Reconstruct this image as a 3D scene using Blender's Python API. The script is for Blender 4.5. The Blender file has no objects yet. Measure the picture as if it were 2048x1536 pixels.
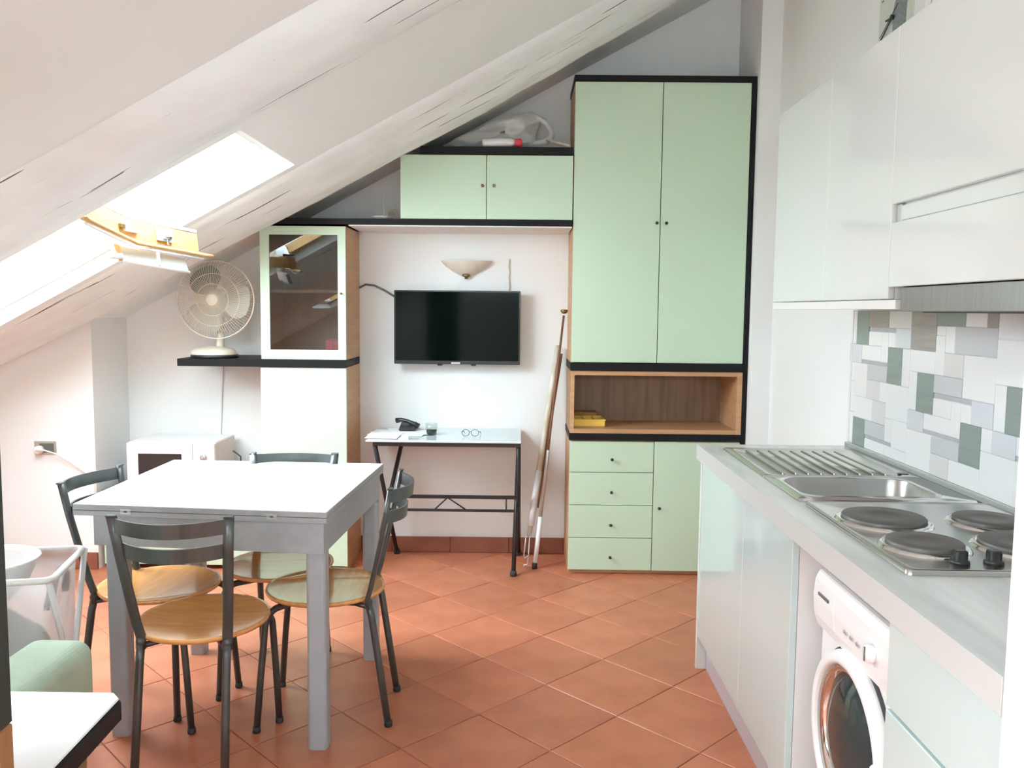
import bpy, bmesh, math, random
from mathutils import Vector, Matrix, noise

S = bpy.context.scene
COL = S.collection
random.seed(7)
PI = math.pi

# ------------------------------------------------------------------ camera
F_PX = 1690.0
cam_d = bpy.data.cameras.new('camera')
cam = bpy.data.objects.new('camera', cam_d)
COL.objects.link(cam)
cam_d.sensor_width = 36.0
cam_d.lens = F_PX / 2048 * 36.0
cam_d.clip_start = 0.02
R3 = Matrix(((0.99990592, -0.01075092, 0.0085187),
             (0.00943045, 0.0878211, -0.99609162),
             (0.00996078, 0.99607825, 0.08791422)))
cam.matrix_world = Matrix.Translation((0, 0, 1.42)) @ R3.to_4x4()
S.camera = cam

# ------------------------------------------------------------------ world: overcast sky
SKY = 37.0
w = bpy.data.worlds.new('sky')
S.world = w
w.use_nodes = True
bg = w.node_tree.nodes['Background']
bg.inputs[0].default_value = (0.77, 0.925, 1.0, 1)
bg.inputs[1].default_value = SKY
# exposure
S.view_settings.view_transform = 'Standard'
S.view_settings.look = 'None'
S.view_settings.gamma = 1.0
S.view_settings.use_curve_mapping = False
S.view_settings.exposure = 0.16
S.cycles.max_bounces = 14
S.cycles.diffuse_bounces = 8
S.cycles.glossy_bounces = 5
S.cycles.transparent_max_bounces = 16
S.cycles.sample_clamp_indirect = 6.0
S.cycles.use_denoising = True
S.cycles.caustics_reflective = False
S.cycles.caustics_refractive = False

# ceiling plane: z = CZ + CS * x
CZ, CS = 2.573, 0.54
CN = Vector((-CS, 0, 1)).normalized()
def cp(x, y, t=0.0):
    return Vector((x, y, CZ + CS * x)) + CN * t

def portal(name, x0, x1, y0, y1, t):
    """sky sampled through the roof opening"""
    ld = bpy.data.lights.new(name, 'AREA')
    ld.shape = 'RECTANGLE'
    c = cp((x0 + x1) / 2, (y0 + y1) / 2, t)
    ld.size = (x1 - x0) / math.cos(math.atan(CS))
    ld.size_y = y1 - y0
    ld.cycles.is_portal = True
    o = bpy.data.objects.new(name, ld)
    COL.objects.link(o)
    xa = Vector((1, 0, CS)).normalized()
    ya = Vector((0, 1, 0))
    m = Matrix((xa, ya, xa.cross(ya))).transposed().to_4x4()
    m.translation = c
    o.matrix_world = m
    return o
SKY1 = (-2.45, -0.99, 3.03, 3.745)
FILL_SKY = (-2.15, -0.70, -0.72, 0.24)  # unseen second roof opening, added to light the furniture fronts
portal('sky_portal', *SKY1, 0.125)
portal('sky_portal', *FILL_SKY, 0.125)
# window added in the wall behind the viewer, only for fill light
FILL_WIN = (-0.72, 0.55, 1.68, 2.03)
ld = bpy.data.lights.new('sky_portal', 'AREA')
ld.shape = 'RECTANGLE'
ld.size, ld.size_y = FILL_WIN[1] - FILL_WIN[0], FILL_WIN[3] - FILL_WIN[2]
ld.cycles.is_portal = True
po = bpy.data.objects.new('sky_portal', ld)
COL.objects.link(po)
po.location = ((FILL_WIN[0] + FILL_WIN[1]) / 2, -1.30, (FILL_WIN[2] + FILL_WIN[3]) / 2)
po.rotation_euler = (PI / 2, 0, PI)

# ------------------------------------------------------------------ materials
MATS = {}
def mat(name, col=(.8, .8, .8), rough=.5, metal=0.0, noise_amt=0.0, noise_scale=(5, 5, 5), col2=None,
        bump=0.0, bump_scale=40.0, spec=.5, coat=0.0, rand=0.0, alpha=1.0, trans=0.0):
    m = bpy.data.materials.new(name)
    m.use_nodes = True
    nt = m.node_tree
    b = nt.nodes['Principled BSDF']
    b.inputs['Roughness'].default_value = rough
    b.inputs['Metallic'].default_value = metal
    b.inputs['Specular IOR Level'].default_value = spec
    b.inputs['Coat Weight'].default_value = coat
    b.inputs['Coat Roughness'].default_value = .04
    b.inputs['Alpha'].default_value = alpha
    b.inputs['Transmission Weight'].default_value = trans
    tc = nt.nodes.new('ShaderNodeTexCoord')
    mp = nt.nodes.new('ShaderNodeMapping')
    mp.inputs['Scale'].default_value = noise_scale
    nt.links.new(tc.outputs['Object'], mp.inputs[0])
    nz = nt.nodes.new('ShaderNodeTexNoise')
    nz.inputs['Scale'].default_value = 1.0
    nz.inputs['Detail'].default_value = 6.0
    nt.links.new(mp.outputs[0], nz.inputs[0])
    mix = nt.nodes.new('ShaderNodeMix')
    mix.data_type = 'RGBA'
    if col2 is None:
        k = 1 - noise_amt
        col2 = tuple(c * k for c in col)
    mix.inputs[6].default_value = (*col, 1)
    mix.inputs[7].default_value = (*col2, 1)
    ramp = nt.nodes.new('ShaderNodeMapRange')
    ramp.inputs[1].default_value = .35
    ramp.inputs[2].default_value = .68
    nt.links.new(nz.outputs[0], ramp.inputs[0])
    nt.links.new(ramp.outputs[0], mix.inputs[0])
    out = mix.outputs[2]
    if rand:
        oi = nt.nodes.new('ShaderNodeObjectInfo')
        mr = nt.nodes.new('ShaderNodeMapRange')
        mr.inputs[3].default_value = 1 - rand
        mr.inputs[4].default_value = 1 + rand
        nt.links.new(oi.outputs['Random'], mr.inputs[0])
        hs = nt.nodes.new('ShaderNodeHueSaturation')
        nt.links.new(mr.outputs[0], hs.inputs['Value'])
        nt.links.new(out, hs.inputs['Color'])
        out = hs.outputs[0]
    nt.links.new(out, b.inputs['Base Color'])
    if bump:
        bz = nt.nodes.new('ShaderNodeTexNoise')
        bz.inputs['Scale'].default_value = bump_scale
        bz.inputs['Detail'].default_value = 5.0
        nt.links.new(tc.outputs['Object'], bz.inputs[0])
        bp = nt.nodes.new('ShaderNodeBump')
        bp.inputs['Strength'].default_value = bump
        bp.inputs['Distance'].default_value = .004
        nt.links.new(bz.outputs[0], bp.inputs['Height'])
        nt.links.new(bp.outputs[0], b.inputs['Normal'])
    MATS[name] = m
    return m

def glass_mat(name, tint=(1, 1, 1), refl=1.0):
    """thin pane: clear, with a fresnel reflection"""
    m = bpy.data.materials.new(name)
    m.use_nodes = True
    nt = m.node_tree
    nt.nodes.remove(nt.nodes['Principled BSDF'])
    o = nt.nodes['Material Output']
    t = nt.nodes.new('ShaderNodeBsdfTransparent')
    t.inputs[0].default_value = (*tint, 1)
    g = nt.nodes.new('ShaderNodeBsdfGlossy')
    g.inputs['Roughness'].default_value = .01
    f = nt.nodes.new('ShaderNodeFresnel')
    f.inputs[0].default_value = 1.52
    mu = nt.nodes.new('ShaderNodeMath')
    mu.operation = 'MULTIPLY'
    mu.use_clamp = True
    mu.inputs[1].default_value = refl
    mx = nt.nodes.new('ShaderNodeMixShader')
    nt.links.new(f.outputs[0], mu.inputs[0])
    geo = nt.nodes.new('ShaderNodeNewGeometry')
    inv = nt.nodes.new('ShaderNodeMath')
    inv.operation = 'SUBTRACT'
    inv.inputs[0].default_value = 1.0
    nt.links.new(geo.outputs['Backfacing'], inv.inputs[1])
    mf = nt.nodes.new('ShaderNodeMath')
    mf.operation = 'MULTIPLY'
    nt.links.new(mu.outputs[0], mf.inputs[0])
    nt.links.new(inv.outputs[0], mf.inputs[1])
    nt.links.new(mf.outputs[0], mx.inputs[0])
    nt.links.new(t.outputs[0], mx.inputs[1])
    nt.links.new(g.outputs[0], mx.inputs[2])
    nt.links.new(mx.outputs[0], o.inputs[0])
    MATS[name] = m
    return m

def sheer_mat(name, col, opacity, rough=.6):
    """translucent cloth / plastic film"""
    m = bpy.data.materials.new(name)
    m.use_nodes = True
    nt = m.node_tree
    nt.nodes.remove(nt.nodes['Principled BSDF'])
    o = nt.nodes['Material Output']
    d = nt.nodes.new('ShaderNodeBsdfDiffuse')
    d.inputs[0].default_value = (*col, 1)
    tl = nt.nodes.new('ShaderNodeBsdfTranslucent')
    tl.inputs[0].default_value = (*col, 1)
    gl = nt.nodes.new('ShaderNodeBsdfGlossy')
    gl.inputs['Roughness'].default_value = rough
    a = nt.nodes.new('ShaderNodeMixShader')
    a.inputs[0].default_value = .4
    nt.links.new(d.outputs[0], a.inputs[1])
    nt.links.new(tl.outputs[0], a.inputs[2])
    a2 = nt.nodes.new('ShaderNodeMixShader')
    a2.inputs[0].default_value = .08
    nt.links.new(a.outputs[0], a2.inputs[1])
    nt.links.new(gl.outputs[0], a2.inputs[2])
    t = nt.nodes.new('ShaderNodeBsdfTransparent')
    b = nt.nodes.new('ShaderNodeMixShader')
    b.inputs[0].default_value = opacity
    nt.links.new(t.outputs[0], b.inputs[1])
    nt.links.new(a2.outputs[0], b.inputs[2])
    nt.links.new(b.outputs[0], o.inputs[0])
    MATS[name] = m
    return m

mat('wall', (.85, .88, .875), .9, noise_amt=.05, noise_scale=(1.5, 1.5, 1.5), bump=.15, bump_scale=60)
mat('plaster', (.83, .90, .90), .9, noise_amt=.04, noise_scale=(1.2, 1.2, 1.2), bump=.2, bump_scale=50)
mat('mint', (.54, .70, .53), .32, noise_amt=.02, noise_scale=(3, 3, 3))
mat('mint_gloss', (.58, .70, .69), .08, noise_amt=.015, noise_scale=(2, 2, 2), coat=.5)
mat('white_gloss', (.74, .79, .77), .1, noise_amt=.015, noise_scale=(2, 2, 2), coat=.5)
mat('white_satin', (.80, .80, .79), .4)
mat('white_plastic', (.82, .82, .82), .35)
mat('cream_plastic', (.74, .68, .57), .4)
mat('black_lacquer', (.007, .007, .008), .5, spec=.2, noise_amt=.2, noise_scale=(8, 8, 8))
mat('black_plastic', (.02, .021, .022), .35)
mat('wood_veneer', (.56, .33, .17), .45, noise_scale=(4, 4, 40), col2=(.46, .255, .125), bump=.1, bump_scale=80)
mat('wood_shelf', (.52, .30, .15), .45, noise_scale=(3, 40, 40), col2=(.42, .225, .105))
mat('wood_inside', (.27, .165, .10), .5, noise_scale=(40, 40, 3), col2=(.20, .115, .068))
mat('wood_seat', (.76, .37, .115), .25, noise_scale=(6, 45, 45), col2=(.62, .27, .075), coat=.5)
mat('pine', (.50, .30, .125), .4, noise_scale=(30, 4, 30), col2=(.42, .235, .085))
mat('flap_grey', (.42, .42, .41), .4)
mat('skirting_tile', (.30, .10, .06), .45, noise_amt=.25, noise_scale=(9, 9, 9), rand=.06)
mat('terracotta', (.53, .185, .098), .36, noise_scale=(7, 7, 7), col2=(.43, .138, .071), bump=.12, bump_scale=30, rand=.10)
mat('grout', (.15, .075, .05), .9, noise_scale=(3, 3, 3), col2=(.45, .32, .25))
mat('steel', (.66, .66, .64), .22, 1.0, noise_amt=.06, noise_scale=(3, 120, 120))
mat('brushed_steel', (.50, .49, .47), .33, 1.0, noise_amt=.12, noise_scale=(2, 120, 2))
mat('steel_bright', (.80, .80, .80), .12, 1.0)
mat('chrome', (.8, .8, .8), .08, 1.0)
mat('aluminium', (.62, .64, .64), .35, .7)
mat('plinth', (.60, .58, .63), .4, .3, noise_amt=.05, noise_scale=(2, 2, 90))
mat('chair_metal', (.10, .108, .107), .32, .55, noise_amt=.15, noise_scale=(20, 20, 20))
mat('grey_paint', (.38, .42, .455), .38, .1, noise_amt=.08, noise_scale=(30, 30, 30))
mat('table_white', (.86, .87, .88), .22)
mat('iron', (.017, .017, .018), .4)
mat('hotplate', (.16, .145, .135), .5, .5, noise_amt=.2, noise_scale=(12, 12, 12))
mat('worktop', (.78, .79, .77), .3, noise_scale=(16, 1.8, 9), col2=(.56, .575, .555), coat=.2)
mat('worktop_edge', (.56, .57, .555), .3)
mat('screen', (.0015, .004, .0025), .08, spec=.09)
mat('screen_bezel', (.012, .013, .013), .3)
mat('sconce', (.74, .69, .60), .5, noise_scale=(14, 14, 14), col2=(.66, .60, .50))
mat('bronze', (.25, .17, .07), .35, .8)
mat('fan_blade', (.20, .24, .215), .4)
mat('fan_blade_pale', (.48, .47, .41), .4)
mat('red', (.70, .05, .08), .4)
mat('yellow_plastic', (.86, .58, .10), .4)
mat('yellow_dark', (.30, .17, .035), .5)
mat('paper', (.80, .81, .84), .7)
mat('glass_top', (.62, .70, .72), .06, spec=.8)
mat('dark_glass', (.03, .04, .04), .06)
mat('oven_glass', (.035, .022, .02), .1)
mat('dark_cloth', (.10, .115, .10), .9, noise_amt=.5, noise_scale=(14, 14, 14))
mat('mint_fabric', (.42, .52, .40), .8, noise_amt=.2, noise_scale=(9, 9, 9), bump=.2, bump_scale=120)
mat('brown_wood', (.30, .15, .055), .5, noise_scale=(30, 30, 3), col2=(.22, .10, .035))
mat('dark_panel', (.012, .018, .014), .5)
mat('clock_face', (.60, .64, .56), .5)
mat('clock_patch', (.26, .29, .28), .7, noise_amt=.4, noise_scale=(90, 90, 90))
mat('rubber', (.03, .03, .03), .7)
mat('rust_wood', (.26, .13, .075), .6, noise_scale=(20, 20, 5), col2=(.18, .085, .05))
mat('dirty_white', (.72, .69, .62), .6, noise_scale=(25, 25, 6), col2=(.52, .45, .33))
mat('pipe_white', (.80, .80, .82), .35)
mat('socket', (.40, .35, .29), .4)
mat('cable_grey', (.12, .12, .11), .5)
mat('cable_white', (.70, .69, .66), .5)
mat('plaster_mark', (.58, .57, .45), .9)
mat('tile_white', (.90, .90, .895), .12, rand=.015)
mat('tile_green', (.31, .365, .33), .3, noise_scale=(60, 3, 60), col2=(.27, .32, .29))
mat('tile_taupe', (.44, .405, .365), .35, noise_scale=(3, 6, 70), col2=(.35, .32, .29))
mat('tile_blue', (.72, .745, .775), .15)
mat('tile_grey', (.64, .65, .665), .18)
mat('tile_pink', (.78, .765, .745), .15)
mat('tile_strip', (.50, .505, .52), .2)
mat('tile_joint', (.84, .845, .845), .5)
glass_mat('pane', (1, 1, 1), 1.0)
glass_mat('cabinet_glass', (.68, .70, .68), 2.4)
glass_mat('tumbler', (.93, .96, .95), 1.2)
sheer_mat('hamper_cloth', (.86, .86, .87), .62)
mat('gap_shade', (.22, .29, .265), .5)  # dark tone that paints shade into the door and drawer gaps
sheer_mat('plastic_bag', (.88, .90, .88), .93, .25)
sheer_mat('cage_film', (.70, .66, .57), .42)

# beam paint: white paint with dark drying cracks that run along the timber
def beam_mat():
    m = mat('beam_paint', (.82, .885, .885), .75, noise_amt=.09, noise_scale=(2.2, 9, 9), bump=.55, bump_scale=9)
    nt = m.node_tree
    b = nt.nodes['Principled BSDF']
    tc = [n for n in nt.nodes if n.type == 'TEX_COORD'][0]
    mp = nt.nodes.new('ShaderNodeMapping')
    mp.inputs['Rotation'].default_value = (0, math.atan(CS), 0)
    mp2 = nt.nodes.new('ShaderNodeMapping')
    mp2.inputs['Scale'].default_value = (1.3, 52, 52)
    nz = nt.nodes.new('ShaderNodeTexNoise')
    nz.inputs['Scale'].default_value = 1.0
    nz.inputs['Detail'].default_value = 3.0
    nt.links.new(tc.outputs['Object'], mp.inputs[0])
    nt.links.new(mp.outputs[0], mp2.inputs[0])
    nt.links.new(mp2.outputs[0], nz.inputs[0])
    mr = nt.nodes.new('ShaderNodeMapRange')
    mr.inputs[1].default_value = .665
    mr.inputs[2].default_value = .68
    nt.links.new(nz.outputs[0], mr.inputs[0])
    old = b.inputs['Base Color'].links[0].from_socket
    mix = nt.nodes.new('ShaderNodeMix')
    mix.data_type = 'RGBA'
    mix.inputs[7].default_value = (.16, .14, .125, 1)
    nt.links.new(mr.outputs[0], mix.inputs[0])
    nt.links.new(old, mix.inputs[6])
    nt.links.new(mix.outputs[2], b.inputs['Base Color'])
beam_mat()
M = MATS

# ------------------------------------------------------------------ mesh building
ORG = {}
class MB:
    def __init__(self):
        self.bm = bmesh.new()
        self.mats = []
        self.cur = 0
    def use(self, name):
        if name not in self.mats:
            self.mats.append(name)
        self.cur = self.mats.index(name)
        return self
    def _merge(self, b2):
        for f in b2.faces:
            f.material_index = self.cur
        me = bpy.data.meshes.new('tmp')
        b2.to_mesh(me)
        b2.free()
        self.bm.from_mesh(me)
        bpy.data.meshes.remove(me)
        return self
    def box(self, x0, x1, y0, y1, z0, z1, bev=0.0, seg=1, mtx=None):
        b = bmesh.new()
        c = Vector(((x0 + x1) / 2, (y0 + y1) / 2, (z0 + z1) / 2))
        s = Matrix.Diagonal((abs(x1 - x0), abs(y1 - y0), abs(z1 - z0), 1))
        bmesh.ops.create_cube(b, size=1, matrix=Matrix.Translation(c) @ s)
        if bev:
            bmesh.ops.bevel(b, geom=b.edges[:], offset=bev, segments=seg, affect='EDGES', profile=.5)
        if mtx is not None:
            b.transform(mtx)
        return self._merge(b)
    def tube(self, pts, r, seg=10, flat=None, cap=True, closed=False):
        """swept round bar; flat=(a, b, up) gives an oval section"""
        b = bmesh.new()
        pts = [Vector(p) for p in pts]
        n = len(pts)
        rings = []
        up0 = None
        for i, p in enumerate(pts):
            if closed:
                t = (pts[(i + 1) % n] - pts[i - 1]).normalized()
            else:
                t = (pts[min(i + 1, n - 1)] - pts[max(i - 1, 0)]).normalized()
            if flat:
                u = Vector(flat[2])
            else:
                u = up0 if up0 is not None else (Vector((0, 0, 1)) if abs(t.z) < .9 else Vector((0, 1, 0)))
            u = (u - t * u.dot(t))
            if u.length < 1e-6:
                u = t.orthogonal()
            u.normalize()
            up0 = u
            v = t.cross(u)
            rr = r[i] if isinstance(r, (list, tuple)) else r
            ra, rb = (flat[0], flat[1]) if flat else (rr, rr)
            rings.append([b.verts.new(p + u * (ra * math.cos(2 * PI * k / seg)) + v * (rb * math.sin(2 * PI * k / seg))) for k in range(seg)])
        m = n if closed else n - 1
        for i in range(m):
            A, B = rings[i], rings[(i + 1) % n]
            for k in range(seg):
                b.faces.new((A[k], A[(k + 1) % seg], B[(k + 1) % seg], B[k]))
        if cap and not closed:
            b.faces.new(rings[0][::-1])
            b.faces.new(rings[-1])
        bmesh.ops.recalc_face_normals(b, faces=b.faces[:])
        for f in b.faces:
            f.smooth = len(f.verts) == 4
        return self._merge(b)
    def lathe(self, prof, seg=32, mtx=None, sx=1.0, sy=1.0, a0=0.0, a1=2 * PI):
        """prof: (r, z) pairs turned about z"""
        b = bmesh.new()
        full = abs(a1 - a0 - 2 * PI) < 1e-6
        n = seg if full else seg + 1
        rows = []
        for r, z in prof:
            if r < 1e-6:
                rows.append([b.verts.new((0, 0, z))])
            else:
                rows.append([b.verts.new((r * sx * math.cos(a0 + (a1 - a0) * k / seg), r * sy * math.sin(a0 + (a1 - a0) * k / seg), z)) for k in range(n)])
        for A, B in zip(rows, rows[1:]):
            for k in range(seg):
                k2 = (k + 1) % n
                if len(A) == 1 and len(B) == 1:
                    continue
                if len(A) == 1:
                    b.faces.new((A[0], B[k2], B[k]))
                elif len(B) == 1:
                    b.faces.new((A[k], A[k2], B[0]))
                else:
                    b.faces.new((A[k], A[k2], B[k2], B[k]))
        bmesh.ops.recalc_face_normals(b, faces=b.faces[:])
        for f in b.faces:
            f.smooth = True
        if mtx is not None:
            b.transform(mtx)
        return self._merge(b)
    def prism(self, poly, h0, h1, axis='z', bev=0.0):
        """poly extruded along an axis; poly in the two other coordinates"""
        b = bmesh.new()
        def P(u, v, h):
            return {'z': (u, v, h), 'y': (u, h, v), 'x': (h, u, v)}[axis]
        A = [b.verts.new(P(u, v, h0)) for u, v in poly]
        B = [b.verts.new(P(u, v, h1)) for u, v in poly]
        b.faces.new(A)
        b.faces.new(B[::-1])
        n = len(poly)
        for k in range(n):
            b.faces.new((A[k], B[k], B[(k + 1) % n], A[(k + 1) % n]))
        bmesh.ops.recalc_face_normals(b, faces=b.faces[:])
        if bev:
            bmesh.ops.bevel(b, geom=b.edges[:], offset=bev, segments=1, affect='EDGES', profile=.5)
        return self._merge(b)
    def grid(self, rows, closed_u=False, smooth=True):
        """rows of points"""
        b = bmesh.new()
        V = [[b.verts.new(p) for p in r] for r in rows]
        for A, B in zip(V, V[1:]):
            n = len(A)
            for k in range(n if closed_u else n - 1):
                k2 = (k + 1) % n
                b.faces.new((A[k], A[k2], B[k2], B[k]))
        bmesh.ops.recalc_face_normals(b, faces=b.faces[:])
        for f in b.faces:
            f.smooth = smooth
        return self._merge(b)
    def slab(self, quad, thick):
        """quad of points thickened along thick vector"""
        b = bmesh.new()
        t = Vector(thick)
        A = [b.verts.new(Vector(p)) for p in quad]
        B = [b.verts.new(Vector(p) + t) for p in quad]
        b.faces.new(A)
        b.faces.new(B[::-1])
        n = len(quad)
        for k in range(n):
            b.faces.new((A[k], B[k], B[(k + 1) % n], A[(k + 1) % n]))
        bmesh.ops.recalc_face_normals(b, faces=b.faces[:])
        return self._merge(b)
    def sphere(self, c, r, sx=1, sy=1, sz=1, seg=16):
        b = bmesh.new()
        bmesh.ops.create_uvsphere(b, u_segments=seg, v_segments=max(6, seg // 2), radius=r)
        b.transform(Matrix.Translation(c) @ Matrix.Diagonal((sx, sy, sz, 1)))
        for f in b.faces:
            f.smooth = True
        return self._merge(b)
    def build(self, name, material=None, parent=None, label=None):
        org = ORG.get(parent.name, Vector()) if parent else Vector()
        me = bpy.data.meshes.new(name)
        self.bm.transform(Matrix.Translation(-org))
        self.bm.to_mesh(me)
        self.bm.free()
        for n in (self.mats or [material]):
            me.materials.append(M[n])
        o = bpy.data.objects.new(name, me)
        COL.objects.link(o)
        if parent:
            o.parent = parent
            ORG[o.name] = org
        if label:
            o['label'] = label
        return o

def tag(o, label, cat, group=None):
    o['label'] = label
    o['category'] = cat
    if group:
        o['group'] = group
    return o
def struct(o, label=None):
    o['kind'] = 'structure'
    if label:
        o['label'] = label
    return o
def thing(name, loc, label, cat, group=None):
    o = bpy.data.objects.new(name, None)
    COL.objects.link(o)
    o.location = loc
    o.empty_display_size = .1
    ORG[o.name] = Vector(loc)
    return tag(o, label, cat, group)
def box(name, material, parent, x0, x1, y0, y1, z0, z1, bev=0.0, label=None):
    return MB().box(x0, x1, y0, y1, z0, z1, bev).build(name, material, parent, label)
def copy_tree(o, parent=None):
    c = o.copy()
    COL.objects.link(c)
    if parent:
        c.parent = parent
    for ch in list(o.children):
        copy_tree(ch, c)
    return c
def rot_to(axis):
    """matrix turning +z to axis"""
    return Vector((0, 0, 1)).rotation_difference(Vector(axis)).to_matrix().to_4x4()
def at(x, y, z, axis=None):
    m = Matrix.Translation((x, y, z))
    return m @ rot_to(axis) if axis else m

# ------------------------------------------------------------------ room shell
WB = 4.85            # back wall
WF = 4.456           # front plane of the wall furniture
XR = 1.31            # right wall
XL, YF = -2.95, -1.2

fl = MB().box(XL - .1, XR + .1, YF - .1, WB + .1, -.12, -.004).build('floor', 'grout')
struct(fl, 'terracotta tiled floor laid diagonally')
# diagonal floor tiles, side .342 m
TS = .342
d = TS / math.sqrt(2)
def clip(poly, ax, lim, keep_less):
    out = []
    n = len(poly)
    for i in range(n):
        p, q = poly[i], poly[(i + 1) % n]
        ip = (p[ax] <= lim) if keep_less else (p[ax] >= lim)
        iq = (q[ax] <= lim) if keep_less else (q[ax] >= lim)
        if ip:
            out.append(p)
        if ip != iq:
            t = (lim - p[ax]) / (q[ax] - p[ax])
            out.append((p[0] + t * (q[0] - p[0]), p[1] + t * (q[1] - p[1])))
    return out
def tile_mesh(poly):
    cx = sum(p[0] for p in poly) / len(poly)
    cy = sum(p[1] for p in poly) / len(poly)
    b = bmesh.new()
    lo, hi, mid = [], [], []
    for x, y in poly:
        v = Vector((x - cx, y - cy, 0))
        lo.append(b.verts.new((v.x, v.y, -.004)))
        mid.append(b.verts.new((v.x, v.y, -.0018)))
        k = 1 - .003 / max(v.length, .02)
        hi.append(b.verts.new((v.x * k, v.y * k, 0)))
    n = len(poly)
    for k in range(n):
        k2 = (k + 1) % n
        b.faces.new((lo[k], lo[k2], mid[k2], mid[k]))
        b.faces.new((mid[k], mid[k2], hi[k2], hi[k]))
    b.faces.new(hi)
    bmesh.ops.recalc_face_normals(b, faces=b.faces[:])
    return b, cx, cy
full = None
rest = MB()
TX, TY = .354, 3.344   # a tile corner
g = d - .0022
for i in range(-16, 12):
    for j in range(-26, 14):
        cx, cy = TX + i * d, TY + d + j * d
        if (i + j) % 2:
            continue
        if cx + d < XL or cx - d > XR or cy + d < YF or cy - d > WB:
            continue
        poly = [(cx, cy - g), (cx + g, cy), (cx, cy + g), (cx - g, cy)]
        p2 = clip(clip(clip(clip(poly, 0, XL, False), 0, XR, True), 1, YF, False), 1, WB, True)
        if len(p2) < 3:
            continue
        if cy < 1.3:
            b, ax, ay = tile_mesh(p2)
            b.transform(Matrix.Translation((ax, ay, 0)))
            rest._merge(b)
            continue
        if p2 == poly:
            if full is None:
                b, ax, ay = tile_mesh(poly)
                full = bpy.data.meshes.new('tile')
                b.to_mesh(full)
                b.free()
                full.materials.append(M['terracotta'])
            me = full
            ax, ay = cx, cy
        else:
            b, ax, ay = tile_mesh(p2)
            me = bpy.data.meshes.new('tile')
            b.to_mesh(me)
            b.free()
            me.materials.append(M['terracotta'])
        o = bpy.data.objects.new('tile', me)
        COL.objects.link(o)
        o.parent = fl
        o.location = (ax, ay, random.uniform(-.0006, .0006))
        o.rotation_euler = (random.uniform(-.001, .001), random.uniform(-.001, .001), 0)
o = rest.build('tile', 'terracotta', fl)
o['kind'] = 'stuff'

# walls
struct(box('wall_back', 'wall', None, XL, XR + .1, WB, WB + .12, -.1, 3.4), 'pale plastered end wall behind the green wall unit')
struct(box('wall_back_left', 'wall', None, XL, -2.262, 4.445, WB, -.004, 1.5), 'projecting pale wall pier in the left corner')
struct(box('wall_back_right', 'wall', None, 1.204, XR, 4.41, WB, -.004, 3.4), 'narrow wall pier right of the tall wardrobe')
wr = struct(box('wall_right', 'wall', None, XR, XR + .12, YF, 4.41 + .5, -.1, 3.5), 'pale kitchen wall on the right')
struct(box('wall_left', 'wall', None, XL - .12, XL, YF, WB + .1, -.1, 1.3), 'low knee wall under the eaves')
wfb = MB()
wfb.box(XL, FILL_WIN[0], YF - .12, YF, -.1, 3.5).box(FILL_WIN[1], XR + .1, YF - .12, YF, -.1, 3.5)
wfb.box(FILL_WIN[0], FILL_WIN[1], YF - .12, YF, -.1, FILL_WIN[2]).box(FILL_WIN[0], FILL_WIN[1], YF - .12, YF, FILL_WIN[3], 3.5)
struct(wfb.build('wall_front', 'wall'), 'plain wall behind the viewer with an opening added for fill light')
w3 = MB()
for a, b, c_, e_ in ((FILL_WIN[0], FILL_WIN[0] + .05, FILL_WIN[2], FILL_WIN[3]), (FILL_WIN[1] - .05, FILL_WIN[1], FILL_WIN[2], FILL_WIN[3]), (FILL_WIN[0] + .05, FILL_WIN[1] - .05, FILL_WIN[2], FILL_WIN[2] + .05), (FILL_WIN[0] + .05, FILL_WIN[1] - .05, FILL_WIN[3] - .05, FILL_WIN[3])):
    w3.box(a, b, YF - .09, YF - .04, c_, e_)
w3 = struct(w3.build('fill_window', 'white_satin'), 'unseen window added behind the viewer for fill light')
box('pane', 'pane', w3, FILL_WIN[0] + .05, FILL_WIN[1] - .05, YF - .068, YF - .062, FILL_WIN[2] + .05, FILL_WIN[3] - .05)

# sloping ceiling with the roof-window opening and a second one added for light
cb = MB()
def cslab(x0, x1, y0, y1):
    cb.slab([cp(x0, y0), cp(x1, y0), cp(x1, y1), cp(x0, y1)], CN * .12)
xs0, xs1 = XL - .12, XR + .12
ys0, ys1 = YF - .12, WB + .12
cslab(xs0, xs1, ys0, FILL_SKY[2])
cslab(xs0, FILL_SKY[0], FILL_SKY[2], FILL_SKY[3]); cslab(FILL_SKY[1], xs1, FILL_SKY[2], FILL_SKY[3])
cslab(xs0, xs1, FILL_SKY[3], SKY1[2])
cslab(xs0, SKY1[0], SKY1[2], SKY1[3]); cslab(SKY1[1], xs1, SKY1[2], SKY1[3])
cslab(xs0, xs1, SKY1[3], ys1)
struct(cb.build('ceiling', 'plaster'), 'white sloping attic ceiling')

# rough painted roof timbers
def beam(y0, y1, prot, seed, label, shape):
    rows = []
    N, K = 110, 18
    for i in range(N + 1):
        x = XL + (XR - XL) * i / N
        pr = prot(x)
        sh = .02 * noise.noise(Vector((x * 1.1, seed, 0))) + .012 * noise.noise(Vector((x * 3.1, seed, 4)))
        row = []
        for k in range(K + 1):
            u = k / K
            y = y0 + (y1 - y0) * u + sh
            h = shape(u) * (pr + .012 * noise.noise(Vector((x * 1.9, seed + 9, u * .6))))
            h += .005 * noise.noise(Vector((x * 5, u * 9, seed)))
            if k in (0, K):
                h = -.03
            row.append(cp(x, y, 0) - Vector((0, 0, max(h, -.03))))
        rows.append(row)
    return struct(MB().grid(rows).build('ceiling_beam', 'beam_paint'), label)
def lerp_tab(tab):
    def f(x):
        for (a, va), (b, vb) in zip(tab, tab[1:]):
            if x <= b:
                return va + (vb - va) * max(0, (x - a)) / (b - a)
        return tab[-1][1]
    return f
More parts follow.
